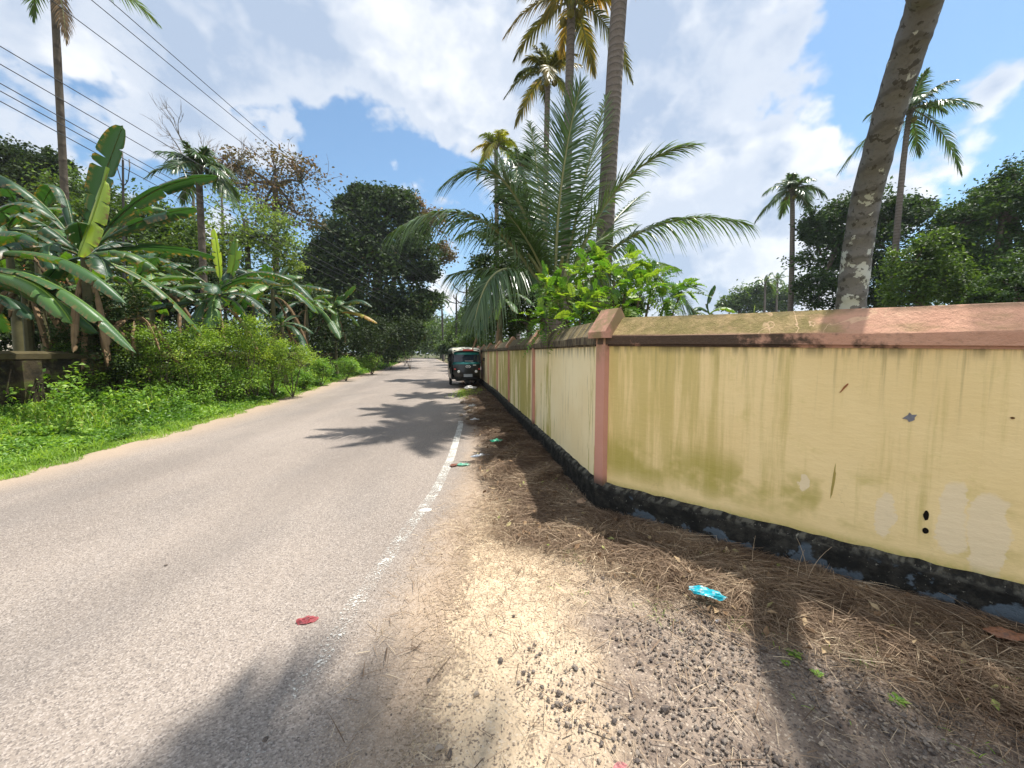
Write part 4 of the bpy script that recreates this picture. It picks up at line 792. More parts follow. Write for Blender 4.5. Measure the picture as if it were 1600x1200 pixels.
# ------------------------------------------------------------------ feathery shrub at the wall corner
root = empty('feathery_shrub', (1.65, 5.6, 0), 'bright green shrub with feathery compound leaves above the wall corner', 'shrub'); rgx = np.random.default_rng(60); w_ = MB(); lf = MB()
blobs = [(870, 470, 5.6, 34), (910, 440, 5.6, 40), (960, 440, 5.4, 44), (1000, 460, 5.5, 40), (920, 480, 5.2, 40), (1040, 470, 5.6, 26), (880, 450, 5.9, 30), (970, 480, 5.1, 38), (905, 500, 5.0, 34), (850, 500, 5.4, 30), (1020, 440, 5.8, 34), (930, 415, 5.8, 26), (985, 415, 5.7, 26), (1065, 455, 5.9, 22), (855, 445, 6.0, 24)]
for (px, py, by, rp) in blobs:
    c = P(px, py, by); rad = rp/F*by; st = np.array([1.65, 5.6, .3]); w_.tube(bez(st, (st+c)/2+rgx.normal(size=3)*.1, c, 8), np.linspace(.035, .012, 8), 6)
    for _ in range(34):
        d = nrm(rgx.normal(size=3)+np.array([0, 0, .35])); p = c + d*rad*rgx.uniform(.15, .75); dd = nrm(d+rgx.normal(size=3)*.5+np.array([0, 0, .1])); L = rgx.uniform(.18, .34); rr = p + dd*np.linspace(0, 1, 10)[:, None]*L; rr[:, 2] -= np.linspace(0, 1, 10)**2*L*.35
        lf.tube(rr[::3], np.linspace(.004, .0015, 4), 3, .6); S = nrm(np.cross(dd, rgx.normal(size=3)*.3+np.array([0, 0, 1]))); k = np.repeat(np.arange(1, 10), 2); sg = np.tile([1, -1], 9)
        D = nrm(S*sg[:, None] + dd*.35 + rgx.normal(size=(18, 3))*.12); P0 = rr[k]; W = nrm(np.cross(D, np.cross(D, dd)))
        ll_ = rgx.uniform(.045, .065)*np.sin(np.pi*(.2+.65*k/9)); t = np.linspace(0, 1, 4); prof = np.array([.25, 1, .95, .2])
        C = P0[:, None]+D[:, None]*(ll_[:, None]*t)[:, :, None]; O = W[:, None]*(ll_[:, None]*.26*prof)[:, :, None]; V = np.stack([C-O, C+O], 2).reshape(-1, 3)
        b_ = np.arange(18)[:, None]*8; i_ = np.arange(3)[None]*2; lf.add(V, np.stack([b_+i_, b_+i_+1, b_+i_+3, b_+i_+2], -1).reshape(-1, 4), float(np.clip(rgx.normal(.6, .25), 0, 1)))
w_.build('stem', M_TRUNK, root); lf.build('foliage', leaf_mat('feathery_leaf', [(0, (.025, .085, .02)), (.5, (.08, .20, .03)), (1, (.28, .40, .06))], .42), root)
SH = (830, 478)

# ------------------------------------------------------------------ left verge: grass, weeds, creepers
def verge(n, w0, w1, y0, y1, rg, power=1.0):
    u = rg.uniform(0, 1, n); iy = (1/y0)**power*(1-u)+(1/y1)**power*u; y = iy**(-1/power); o = rg.uniform(w0, w1, n); return left_edge(y)-o, y, o
rgv = np.random.default_rng(77); n = 60000
x, y, o = verge(n, -.12, 1.9, 3.6, 60, rgv); o_ = np.abs(o); x += .10*np.sin(y*3)+.07*np.sin(y*9)
sc_ = .8+y*.045; L = rgv.uniform(.08, .24, n)*(.55+.5*np.clip(o, 0, 1.4))*np.where(y > 9, 1.25, 1); a = rgv.uniform(0, 6.28, n); el = rgv.uniform(.6, 1.45, n)
D = np.column_stack([np.cos(a)*np.cos(el), np.sin(a)*np.cos(el), np.sin(el)]); W = np.column_stack([-np.sin(a), np.cos(a), rgv.normal(0, .3, n)])
Vs, Q, per = strands(np.column_stack([x, y, np.zeros(n)]), D, nrm(W), L, .0075*sc_*rgv.uniform(.6, 1.3, n), rgv.uniform(.2, .9, n), 3, .05, .7)
pt = np.clip(.5+.22*np.sin(x*3+y*1.3)*np.sin(y*2.1)+rgv.normal(0, .17, n), 0, 1)
g = MB(); g.add(Vs, Q, np.repeat(pt, per)); tag(g.build('verge_grass', M_GRASS), kind='stuff')
def weedh(o, y): return (.10+(.30+.50*np.clip((y-6.5)/3, 0, 1))*np.clip((o-.3)/1.8, 0, 1)**1.2)*(1+.35*np.sin(y*2.3+o*2)+.22*np.sin(y*5.7+o*4))
n = 90000; x, y, o = verge(n, .25, 2.8, 3.6, 55, rgv, .8); cl = rgv.normal(0, .05, (n, 2)); hh = weedh(o, y); z = hh*rgv.uniform(0, 1, n)**.7
V, Q = leaves(np.column_stack([x+cl[:, 0], y+cl[:, 1], z+.02]), (.030+.0042*y), rgv, .8, None, .6)
tn = np.clip(.42+.22*np.sin(x*2+y*1.7)+.12*np.sin(x*6+y*5)+rgv.normal(0, .2, n), 0, 1); g = MB(); g.add(V, Q, np.repeat(tn, 4)); tag(g.build('verge_weeds', M_WEED), kind='stuff')
# long arching grass tufts nearest the camera
n = 7000; x, y, o = verge(n, .05, 1.5, 3.8, 8, rgv); k = rgv.integers(0, 160, n); cx = x[k]; cy = y[k]; a = rgv.uniform(0, 6.28, n); el = rgv.uniform(.7, 1.4, n)
D = np.column_stack([np.cos(a)*np.cos(el), np.sin(a)*np.cos(el), np.sin(el)]); W = np.column_stack([-np.sin(a), np.cos(a), 0*a]); P0 = np.column_stack([cx+rgv.normal(0, .04, n), cy+rgv.normal(0, .04, n), 0*a])
Vs, Q, per = strands(P0, D, W, rgv.uniform(.25, .5, n), .010, rgv.uniform(.5, 1.0, n), 5, .05, .6); g = MB(); g.add(Vs, Q, np.repeat(rgv.uniform(.2, .8, n), per)); tag(g.build('tall_grass', M_GRASS), kind='stuff')
# small patch of grass beside the wrapper heap and at the far right of the road
n = 5200; kk = rgv.uniform(0, 1, n) < .45
x = np.where(kk, rgv.normal(-1.58, .22, n), rgv.normal(-5.0, .6, n)); y = np.where(kk, rgv.normal(14.0, .75, n), rgv.uniform(32, 40, n)); x = np.where(kk, x, right_edge(y)+.8+np.abs(rgv.normal(0, .8, n)))
a = rgv.uniform(0, 6.28, n); el = rgv.uniform(.6, 1.4, n); D = np.column_stack([np.cos(a)*np.cos(el), np.sin(a)*np.cos(el), np.sin(el)]); W = np.column_stack([-np.sin(a), np.cos(a), 0*a])
Vs, Q, per = strands(np.column_stack([x, y, 0*a]), D, W, rgv.uniform(.08, .2, n)*np.where(kk, 1, 4.0), .016*np.where(kk, 1, 2.5), rgv.uniform(.3, .8, n), 3, .1, .7); g = MB(); g.add(Vs, Q, np.repeat(rgv.uniform(.5, 1, n), per)); tag(g.build('roadside_grass', M_GRASS), kind='stuff')
def bush(label, blobs, mt, n, size, seed, name='creeper', cat='creeper', group='creepers over the low wall', vb=.5, m=26, spread=.22):
    c0 = P(*blobs[0][:3]); root = empty(name, (c0[0], c0[1], 0), label, cat, group); rg = np.random.default_rng(seed); g = MB(); w_ = MB()
    for (px, py, Y, rp) in blobs:
        c = P(px, py, Y); rad = rp/F*Y; cc = clumps(g, c, rad, n, size, rg, m, spread, vb=vb, up=1.2)
        for q in cc[:5]:
            b_ = np.array([c[0], c[1], 0]); w_.tube(bez(b_, (b_+q)/2+rg.normal(size=3)*.12, q, 6), np.linspace(.018, .006, 6), 4)
    w_.build('stem', M_TRUNK, root); g.build('foliage', mt, root)
    if cat == 'weeds': root['kind'] = 'stuff'
    return root
bush('bright creeper mound climbing over the wall below the upright banana leaf', [(380, 520, 11, 36), (420, 545, 12.4, 30), (345, 545, 10.5, 36), (400, 565, 11.5, 38), (455, 560, 12.5, 30)], M_VINE, 2600, .062, 201)
bush('leafy creeper hanging on the wall behind the shiny drooping leaf', [(240, 530, 9, 32), (280, 560, 9.3, 36), (210, 555, 8.8, 30), (310, 535, 9.8, 28), (330, 580, 10.2, 32), (225, 590, 8.8, 28)], M_VINE, 2600, .052, 202, vb=.35)
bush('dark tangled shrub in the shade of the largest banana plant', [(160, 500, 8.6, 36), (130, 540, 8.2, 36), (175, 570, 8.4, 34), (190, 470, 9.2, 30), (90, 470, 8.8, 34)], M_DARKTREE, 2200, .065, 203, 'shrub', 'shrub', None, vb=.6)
bush('light green weeds bank running along the foot of the dark tree', [(500, 575, 17, 18), (540, 572, 20, 16), (580, 566, 26, 14), (610, 560, 34, 12), (632, 556, 44, 9), (470, 590, 15, 16)], M_WEED, 1800, .09, 204, 'weed_bank', 'weeds', None)
# low shrubs behind the wall on the left to close the view under the trees
for i, (px, Y) in enumerate([(60, 13), (170, 15), (270, 16), (370, 18), (460, 21), (540, 26), (600, 34)]):
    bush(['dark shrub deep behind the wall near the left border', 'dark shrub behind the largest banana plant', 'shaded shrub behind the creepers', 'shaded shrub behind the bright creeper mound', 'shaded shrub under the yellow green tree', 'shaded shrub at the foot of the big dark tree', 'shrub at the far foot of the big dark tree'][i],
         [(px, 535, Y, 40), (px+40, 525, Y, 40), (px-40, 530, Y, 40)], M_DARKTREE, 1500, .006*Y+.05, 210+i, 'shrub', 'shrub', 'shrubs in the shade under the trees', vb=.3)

# ------------------------------------------------------------------ low old wall on the left
def m_old(b):
    p = b.pos(); n = b.noise(p, 2.5, 6, .7); c = b.mix(b.step(n, .35, .65), (.022, .02, .015), (.10, .075, .045)); c = b.mix(b.m('MULTIPLY', b.step(b.noise(p, 5, 5, .7), .5, .62), .7), c, (.10, .12, .03))
    bk = b.n('ShaderNodeTexBrick'); b.put(bk.inputs[0], b.mapv(b.uv(), (1, 1, 1))); bk.inputs['Scale'].default_value = 2.4; bk.inputs['Mortar Size'].default_value = .03
    c = b.mix(b.m('MULTIPLY', bk.outputs[1], .25), c, (.02, .018, .014)); return prin(b, c, .95, .1, b.bump(b.m('SUBTRACT', n, b.m('MULTIPLY', bk.outputs[1], .4)), 1, .04))
M_OLD = mat('old_laterite', m_old); M_OLDC = plain('old_coping', (.07, .058, .03), .9, .1, .7, 4, bmp=.8)
LW = np.array([(-8.9, 2.5), (-8.9, 7), (-8.75, 11), (-9.4, 15), (-10.4, 20), (-11.8, 26), (-13.6, 33)]); lw = empty('laterite_wall', (-9.3, 7, 0), 'low mossy laterite wall half buried in creepers on the left', 'wall'); lw['kind'] = 'thing'
cum = 0
for i in range(len(LW)-1):
    a, c = LW[i], LW[i+1]; d = (c-a)/np.linalg.norm(c-a); nn = np.array([d[1], -d[0]]); L = np.linalg.norm(c-a); h = 1.34
    g = MB(); pr = [(0, 0), (0, h), (-.2, h), (-.2, 0)]; ts = np.linspace(0, 1, 9); V = [[[*(a+(c-a)*t+nn*q[0]), q[1]] for q in pr] for t in ts]; U = [[[cum+L*t, q[1]+q[0]] for q in pr] for t in ts]
    g.grid(np.array(V), .5, np.array(U), 0, True); g.build('panel', M_OLD, lw)
    g = MB(); pr = [(.06, h+.003), (.06, h+.10), (-.1, h+.15), (-.26, h+.10), (-.26, h+.003)]; g.grid(np.array([[[*(a+(c-a)*t+nn*q[0]), q[1]] for q in pr] for t in np.linspace(0, 1, 9)]), .5, None, 0, True); g.build('coping', M_OLDC, lw)
    for t in (0, .5): p = a+(c-a)*t+nn*.02; g = MB(); g.box([p[0], p[1], h/2-.01], (.28, .30, h-.03), math.atan2(d[1], d[0])); g.build('pillar', M_OLD, lw)
    cum += L
# house roof far left
hs = empty('tiled_house', (-30.5, 20.5, 0), 'sliver of an orange tiled house roof behind the banana leaves', 'house')
g = MB(); g.box((-30.5, 20.5, 2.6), (7, 6, 5.2)); g.build('wall', plain('house_plaster', (.6, .55, .45)), hs)
def m_tile(b):
    p = b.pos(); wv = b.n('ShaderNodeTexWave', bands_direction='Y'); b.put(wv.inputs[0], p); wv.inputs['Scale'].default_value = 1.6; return prin(b, b.mix(b.noise(p, 3, 4), (.50, .14, .05), (.62, .26, .10)), .8, .2, b.bump(wv.outputs[1], .8, .05))
g = MB(); V = [[(-34.5, yy, 5.25), (-30.5, yy, 10.0), (-26.4, yy, 8.55 if 0 else 5.25)] for yy in (17, 24)]; g.grid(np.array(V, float)); g.poly([(-34.5, 17, 5.2), (-26.4, 17, 5.2), (-30.5, 17, 9.95)]); g.build('roof', mat('clay_tiles', m_tile), hs)
w_ = MB(); w_.box((-28.5, 17.45, 2.6), (1.2, .08, 1.3)); w_.build('window', plain('dark_window', (.03, .03, .03), .3), hs)
# ------------------------------------------------------------------ parked auto rickshaw
M_BLK = plain('black_vehicle_paint', (.012, .014, .015), .28, .5, .2, 5, bmp=.02); M_TEAL = plain('teal_vehicle_paint', (.01, .16, .15), .35, .5, .15, 5, bmp=.02)
M_CANV = plain('cream_canvas', (.55, .53, .42), .7, .2, .15, 6); M_RUB = plain('rubber', (.02, .02, .02), .85, .2); M_CHR = plain('bright_metal', (.6, .6, .6), .25, .5, .05, 5, 1)
M_WHT = plain('white_decal', (.75, .75, .73), .5); M_REDS = plain('red_sign', (.62, .10, .08), .5, .3, .3, 30); M_GRY = plain('grey_plate', (.30, .33, .36), .5); M_SEAT = plain('seat_vinyl', (.05, .02, .02), .5)
def m_glass(b):
    x, y, z = b.sep(b.obj()); c = b.mix(b.step(z, 1.36, 1.44), (.02, .03, .05), (.03, .30, .27))
    t = b.n('ShaderNodeBsdfTransparent'); b.put(t.inputs[0], (.25, .35, .36, 1)); return mixsh(b, .30, prin(b, c, .06, .7), t.outputs[0])
M_GLASS = mat('tinted_glass', m_glass); M_LAMP = plain('lamp_glass', (.7, .72, .72), .08, .8, .05)
ar = empty('auto_rickshaw', (-2.13, 17.1, 0), 'black and teal auto rickshaw parked close against the yellow wall', 'auto rickshaw', None, R(13))
def B(name, parts, m, par=ar, smooth=False):
    g = MB()
    for p in parts: g.box(*p)
    return g.build(name, m, par, smooth, True)
def crow(rows, n=13, ex=3.0, bulge=.22, th=True):
    V = []
    for (y, z, hw) in rows: V.append([[x*hw, y+abs(x)**ex*bulge, z-.02*abs(x)**4] for x in np.linspace(-1, 1, n)])
    return np.array(V)
g = MB(); g.grid(crow([(-1.02, .30, .40), (-1.20, .36, .48), (-1.28, .50, .53), (-1.30, .70, .56), (-1.25, .90, .58), (-1.17, 1.045, .59)])); g.grid(crow([(-1.17, 1.045, .59), (-1.00, 1.03, .58)], bulge=.12)); body = g.build('front_cowl', M_BLK, ar, True, True)
g = MB(); g.grid(crow([(-1.205, 1.00, .585), (-1.175, 1.08, .585), (-1.14, 1.095, .585)], bulge=.215)); g.build('teal_band', M_TEAL, ar, True, True)
g = MB(); g.grid(crow([(-1.15, 1.10, .54), (-1.10, 1.28, .535), (-1.02, 1.50, .52)], bulge=.10)); g.build('windshield', M_GLASS, ar, True, True)
g = MB()
for sx in (-1, 1): g.tube([(sx*.58, -1.0, 1.02), (sx*.575, -.96, 1.3), (sx*.55, -.88, 1.56)], .035, 7); g.tube([(sx*.60, -.55, .4), (sx*.60, -.52, 1.0), (sx*.59, -.5, 1.6)], .022, 6); g.tube([(sx*.62, .45, .5), (sx*.62, .45, 1.6)], .02, 6)
g.tube([(-.56, -.98, 1.52), (0, -1.06, 1.53), (.56, -.98, 1.52)], .035, 7); g.build('windshield_frame', M_BLK, ar, True, True)
V = []
for y, zt, hw in ((-1.10, 1.575, .55), (-1.0, 1.66, .59), (-.6, 1.71, .62), (.2, 1.73, .64), (.9, 1.70, .64), (1.22, 1.62, .62), (1.30, 1.45, .62)):
    V.append([[math.sin(a)*hw, y, zt-(1-abs(math.cos(a))**.45)*.17] for a in np.linspace(-math.pi/2, math.pi/2, 17)])
g = MB(); g.grid(np.array(V)); g.build('canopy', M_CANV, ar, True, True)
B('canopy_valance', [((0, -1.05, 1.545), (1.06, .04, .09)), ((-.63, .1, 1.50), (.02, 2.2, .16)), ((.63, .1, 1.50), (.02, 2.2, .16)), ((0, 1.30, 1.2), (1.22, .02, .7))], M_BLK)
B('side_flap', [((-.640, .82, 1.10), (.014, .80, .72))], M_BLK); B('side_flap', [((.640, .82, 1.10), (.014, .80, .72))], M_BLK)
B('body_tub', [((0, .30, .38), (1.20, 2.0, .08)), ((-.60, .62, .58), (.06, 1.36, .44)), ((.60, .62, .58), (.06, 1.36, .44)), ((0, 1.27, .62), (1.26, .08, .56)), ((0, -.85, .40), (.9, .5, .05)), ((-.60, -.30, .46), (.05, .5, .20)), ((.60, -.30, .46), (.05, .5, .20))], M_BLK)
B('driver_seat', [((0, -.28, .72), (.95, .38, .12)), ((0, -.08, .95), (.95, .08, .36))], M_SEAT); B('passenger_seat', [((0, .72, .75), (1.12, .45, .14)), ((0, .96, 1.05), (1.12, .10, .46))], M_SEAT)
for (x, y) in ((0, -1.02), (-.56, .72), (.56, .72)):
    q = MB(); th = np.linspace(0, 2*math.pi, 21)
    ring = lambda r0, hw, k=8: np.array([[[x+hw*math.cos(b_), y+(r0+.035*math.sin(b_))*math.cos(a), .215+(r0+.035*math.sin(b_))*math.sin(a)] for b_ in np.linspace(0, 2*math.pi, k+1)] for a in th])
    q.grid(ring(.178, .055)); wh = q.build('wheel', M_RUB, ar, True, True)
    rm = MB(); rm.tube([(x-.04, y, .215), (x+.04, y, .215)], .14, 16); rm.build('rim', M_CHR, wh, False, True)
g = MB(); V = [[[sx, -1.02+.27*math.cos(a), .215+.27*math.sin(a)] for sx in (-.09, .09)] for a in np.linspace(.1, math.pi-.1, 12)]; g.grid(np.array(V)); g.build('mudguard', M_BLK, ar, True, True)
for sx in (-1, 1):
    g = MB(); g.tube([(sx*.36, -1.20, .70), (sx*.36, -1.305, .70)], [.066, .062], 16); h_ = g.build('headlight', M_CHR, ar, True, True); g = MB(); g.tube([(sx*.36, -1.307, .70), (sx*.36, -1.318, .70)], [.052, .03], 16); g.build('lens', M_LAMP, h_, True, True)
    B('indicator', [((sx*.50, -1.22, .80), (.07, .05, .05))], M_REDS)
    g = MB(); g.tube([(sx*.57, -1.0, 1.10), (sx*.70, -1.06, 1.16)], .008, 5); g.box((sx*.74, -1.07, 1.19), (.11, .025, .13)); g.build('mirror', M_BLK, ar, False, True)
B('bumper', [((0, -1.30, .40), (.80, .04, .05))], M_BLK); B('number_plate', [((.02, -1.335, .535), (.36, .012, .12))], M_GRY)
g = MB(); th = np.linspace(0, 2*math.pi, 25); g.tube([(.03+.095*math.cos(a), -1.285-.0*math.sin(a), .90+.045*math.sin(a)) for a in th], .011, 5); g.box((.03, -1.283, .90), (.09, .012, .018)); g.build('badge', M_WHT, ar, False, True)
B('sticker', [((.30, -1.262, .965), (.13, .01, .03), 0)], M_WHT); B('roof_sign', [((.06, -1.085, 1.585), (.44, .03, .07))], M_REDS)
B('wiper', [((.08, -1.17, 1.13), (.34, .015, .012))], M_WHT); B('handlebar', [((0, -.80, 1.02), (.55, .03, .03)), ((0, -.80, .75), (.04, .04, .5))], M_BLK)
B('side_lamp', [((.585, -1.07, .82), (.03, .03, .14))], M_WHT)

# ------------------------------------------------------------------ electricity poles and lines
M_POLE = plain('weathered_pole', (.055, .05, .045), .85, .2); M_INS = plain('insulator', (.25, .22, .2), .3, .5); M_WIRE = plain('wire', (.06, .06, .065), .6)
PT = {}
for i, (px, top, Y, lab) in enumerate([(713, 462, 43, 'dark electricity pole with a V shaped crossarm behind the auto rickshaw'), (729, 443, 35, 'nearest electricity pole with two crossarms against the palm fronds'),
        (692, 490, 70, 'farthest thin electricity pole at the bend of the road'), (192, 250, 14, 'slim steel pole with an insulator rising above the banana leaves')]):
    bb = at(px, Y); tp = P(px, top, Y); root = empty('electricity_pole', bb, lab, 'pole', 'electricity poles'); g = MB(); r_ = .13 if i < 3 else .05
    g.tube([bb, (bb+tp)/2, tp], [r_, r_*.8, r_*.6], 8); g.build('pole', M_POLE, root); arms = [tp[2]-.7] + ([tp[2]-1.7] if i == 1 else [])
    for za in arms:
        sp = 1.15 if i < 3 else .22; g = MB()
        for sx in (-1, 1): g.tube([(tp[0], Y, za-.15), (tp[0]+sx*sp*.55, Y, za+.0), (tp[0]+sx*sp, Y, za+.45)], .05 if i < 3 else .015, 5)
        g.build('crossarm', M_POLE, root)
        for sx in (-1, 1): q = MB(); q.tube([(tp[0]+sx*sp, Y, za+.45), (tp[0]+sx*sp, Y, za+.72)], [.07, .04] if i < 3 else .02, 6); q.build('insulator', M_INS, root)
    q = MB(); q.tube([tp, tp+np.array([0, 0, .28])], [.07, .04] if i < 3 else .02, 6); q.build('insulator', M_INS, root)
WL = ['upper bundle, the one nearest the top edge', 'upper bundle, just under the topmost one', 'middle of the sky, alone between the two bundles', 'highest line of the low bundle over the banana plants', 'second line from the top of the low bundle', 'third line from the top of the low bundle', 'second lowest line of the low bundle', 'lowest line of the low bundle over the banana plants']
WD = [((171, 0, 8.5), (400, 200), (713, 468, 43), 1.0), ((143, 0, 8.5), (400, 212), (706, 468, 43), 1.0), ((93, 10, 8.5), (390, 232), (700, 470, 43), .9), ((0, 72, 8.0), (400, 310), (694, 490, 60), .9), ((0, 100, 8.0), (400, 330), (694, 492, 60), .9), ((0, 130, 8.0), (400, 352), (692, 495, 60), .9), ((0, 142, 8.0), (400, 360), (690, 497, 60), .9), ((0, 158, 8.0), (400, 372), (688, 500, 60), .9)]
for i, (a, mid, c, sg) in enumerate(WD):
    A_, Cc = P(*a), P(*c); A0 = A_ - (Cc-A_)*.22 + np.array([0, 0, .7]); rm = ray(*mid); dxy = (Cc-A_)[:2]; k = np.cross(A_[:2], dxy)/np.cross(rm[:2], dxy); M_ = np.array([0, 0, CAMH]) + rm*k
    tm = np.linalg.norm(M_[:2]-A_[:2])/np.linalg.norm(dxy); pts = []
    for t in np.linspace(-.22, 1, 40):
        l0 = (t-tm)*(t-1)/((0-tm)*(0-1)); l1 = t*(t-1)/(tm*(tm-1)); l2 = t*(t-tm)/(1*(1-tm)); zz_ = A_[2]*l0+M_[2]*l1+Cc[2]*l2; q = A_+(Cc-A_)*t; pts.append([q[0], q[1], zz_])
    g = MB(); g.tube(pts, .011, 4); tag(g.build('power_line', M_WIRE), 'thin power line, '+WL[i], 'power line', 'power lines over the left of the road')

# ------------------------------------------------------------------ litter and small things on the ground
def crumple(name, px, py, size, col, label, cat, seed, flat=.45, asp=1.8, rot=0, z=.03, rough=.35, trans=.3, bits=None):
    rg = np.random.default_rng(seed); c = G(px, py, z); u = np.linspace(-1, 1, 15); X, Yg = np.meshgrid(u, u, indexing='ij'); Zt = np.zeros_like(X)
    for _ in range(9):
        a = rg.uniform(0, 6.28); f = rg.uniform(1.5, 4.5); Zt += np.abs(np.sin(f*(X*math.cos(a)+Yg*math.sin(a))+rg.uniform(0, 6)))/9
    x = X*(1-.35*np.abs(Yg)**2)+rg.normal(0, .04, X.shape); y = Yg*(1-.3*np.abs(X)**1.5)+rg.normal(0, .05, X.shape)
    x = x*size/2*asp**.5; y = y*size/2/asp**.5; ca, sa = math.cos(rot), math.sin(rot)
    V = np.stack([c[0]+x*ca-y*sa, c[1]+x*sa+y*ca, c[2]-.012+(Zt-.15)*size*flat*.7*(1-.45*(X**2+Yg**2))], -1)
    def f(b):
        n = b.noise(b.obj(), 40, 3); cc = b.mix(b.step(n, .5, .62), col, tuple(min(.85, q*.5+.38) for q in col) if name != 'dry_leaf' else tuple(q*.55+.03 for q in col)); t = b.n('ShaderNodeBsdfTranslucent'); b.put(t.inputs[0], cc); return mixsh(b, trans, prin(b, cc, rough, .5), t.outputs[0])
    g = MB(); g.grid(V); o = g.build(name, mat('litter_'+name+str(seed), f)); tag(o, label, cat); return o
crumple('plastic_wrapper', 1105, 927, .125, (.01, .42, .52), 'crumpled turquoise plastic wrapper lying on the dry grass', 'wrapper', 1, .8, 2.4, -.5, .10)
crumple('plastic_wrapper', 775, 688, .16, (.01, .38, .20), 'green wrapper caught in the dry grass by the wall', 'wrapper', 2, .5, 1.5, .3, .16)
crumple('plastic_wrapper', 750, 711, .18, (.62, .68, .76), 'pale silver blue wrapper on the brown grass', 'wrapper', 3, .3, 2.6, .5, .08)
crumple('plastic_wrapper', 724, 725, .13, (.10, .42, .28), 'green scrap of plastic at the end of the white line', 'wrapper', 4, .4, 2.0, .1, .03)
crumple('dry_leaf', 709, 726, .10, (.22, .08, .05), 'brown curled leaf beside the green scrap on the road line', 'leaf', 5, .6, 1.5, .8, .03, .7)
crumple('dry_leaf', 480, 968, .080, (.40, .08, .09), 'dark red curled leaf lying alone on the road', 'leaf', 6, .9, 1.9, .25, .018, .6)
crumple('dry_leaf', 970, 1196, .045, (.55, .22, .22), 'pinkish dry leaf at the bottom edge of the gravel', 'leaf', 7, .8, 1.5, .2, .02, .6)
crumple('paper_scrap', 735, 607, .42, (.62, .60, .56), 'crumpled white bag beside the auto rickshaw', 'bag', 8, .7, 1.4, .2, .08)
crumple('paper_scrap', 738, 634, .26, (.50, .47, .42), 'greyish paper scrap among the stones near the grass patch', 'paper', 9, .5, 1.4, 1.2, .07)
crumple('paper_scrap', 742, 655, .16, (.55, .55, .55), 'small white paper scrap on the dry grass', 'paper', 10, .5, 1.6, .2, .09)
crumple('paper_scrap', 1122, 967, .032, (.65, .65, .68), 'tiny white paper scrap below the turquoise wrapper', 'paper', 11, .7, 1.4, .2, .03)
crumple('paper_scrap', 665, 795, .10, (.72, .72, .70), 'flat white flake lying on the painted road line', 'paper', 12, .15, 1.3, .2, .02)
crumple('dry_leaf', 908, 782, .10, (.36, .24, .15), 'tan dry leaf leaning on the grass at the wall corner', 'leaf', 13, .6, 1.4, 1.2, .12, .7)
crumple('dry_leaf', 1575, 990, .13, (.30, .14, .08), 'large brown dry leaf at the foot of the plinth', 'leaf', 14, .5, 1.9, -.3, .07, .7)
for i, (px, py, s_) in enumerate([(767, 990, .010), (803, 963, .009), (259, 884, .010), (783, 1033, .014), (745, 1085, .011), (818, 1052, .010), (873, 1085, .013), (415, 1156, .010), (686, 1170, .016), (703, 1180, .014), (847, 1075, .010), (670, 1064, .009), (704, 1102, .009), (827, 1014, .009), (1215, 1190, .014), (1040, 1110, .017), (886, 1132, .012), (960, 1128, .012)]):
    q = G(px, py, .01); g = MB(); stones(g, np.array([[q[0], q[1]]]), np.array([s_*1.1]), np.random.default_rng(i), z=.01, val=.15 if i % 4 else .75)
    tag(g.build('pebble', M_STONE), 'small stone lying loose on the sand or road' , 'stone', 'loose pebbles at the road edge')
rgr = np.random.default_rng(5)
for i, (px, py, s_) in enumerate([(728, 640, .09), (735, 645, .07), (722, 630, .08), (740, 628, .1), (730, 655, .06), (745, 640, .07), (720, 650, .05)]):
    q = G(px, py, .02); g = MB(); stones(g, np.array([[q[0], q[1]]]), np.array([s_]), rgr, z=.03, val=.95); tag(g.build('rubble_stone', M_STONE), 'pale rubble stone among the others by the small grass patch', 'stone', 'rubble stones by the grass patch')
g = MB()
for i, (px, py, s_) in enumerate([(1242, 1018, .05), (1226, 1030, .03), (1278, 1048, .035), (1400, 1088, .05), (1575, 1062, .055), (1545, 1078, .04)]):
    q = G(px, py, .03); g = MB(); rgp = np.random.default_rng(40+i)
    for k in range(9):
        a = k*2.4; d = np.array([math.cos(a), math.sin(a), .45]); p0 = q+np.array([0, 0, -.02]); S = np.array([-d[1], d[0], 0]); L = s_*rgp.uniform(.5, 1.0); m_ = p0+d*L*.55; g.add([p0+d*L*.1, m_-S*L*.25, p0+d*L-np.array([0, 0, .2*L]), m_+S*L*.25], [[0, 1, 2, 3]], rgp.uniform(.3, .9))
    tag(g.build('seedling', M_WEED), ['bright green seedling in the dry grass under the turquoise wrapper, larger of a pair', 'tiny seedling beside the larger one in the dry grass', 'pale seedling at the edge of the gravel', 'faint seedling in the shaded dry grass', 'green sprout near the right end of the dry grass', 'small sprout just below the one near the plinth'][i], 'seedling', 'green seedlings in the dry grass')
# dry stalks standing against the plinth
for i, (px, py, dx, h_) in enumerate([(1175, 880, .0, .20), (1262, 900, -.10, .26), (1262, 905, .12, .22), (1245, 905, .02, .2), (1405, 950, -.25, .14), (1060, 850, .05, .12)]):
    q = G(px, py, .05); g = MB(); g.tube(bez(q, q+np.array([dx*.3, 0, h_*.6]), q+np.array([dx, -.02, h_]), 6), np.linspace(.0025, .001, 6), 4, .8)
    tag(g.build('dry_stalk', M_STRAW), ['upright dry stalk against the plinth, nearest the corner of three', 'dry stalk leaning left in the crossed pair at the plinth', 'dry stalk leaning right in the crossed pair at the plinth', 'short straight dry stalk beside the crossed pair', 'low dry stalk lying along the plinth', 'short dry stalk just right of the wall corner'][i], 'stalk', 'dry stalks by the plinth')
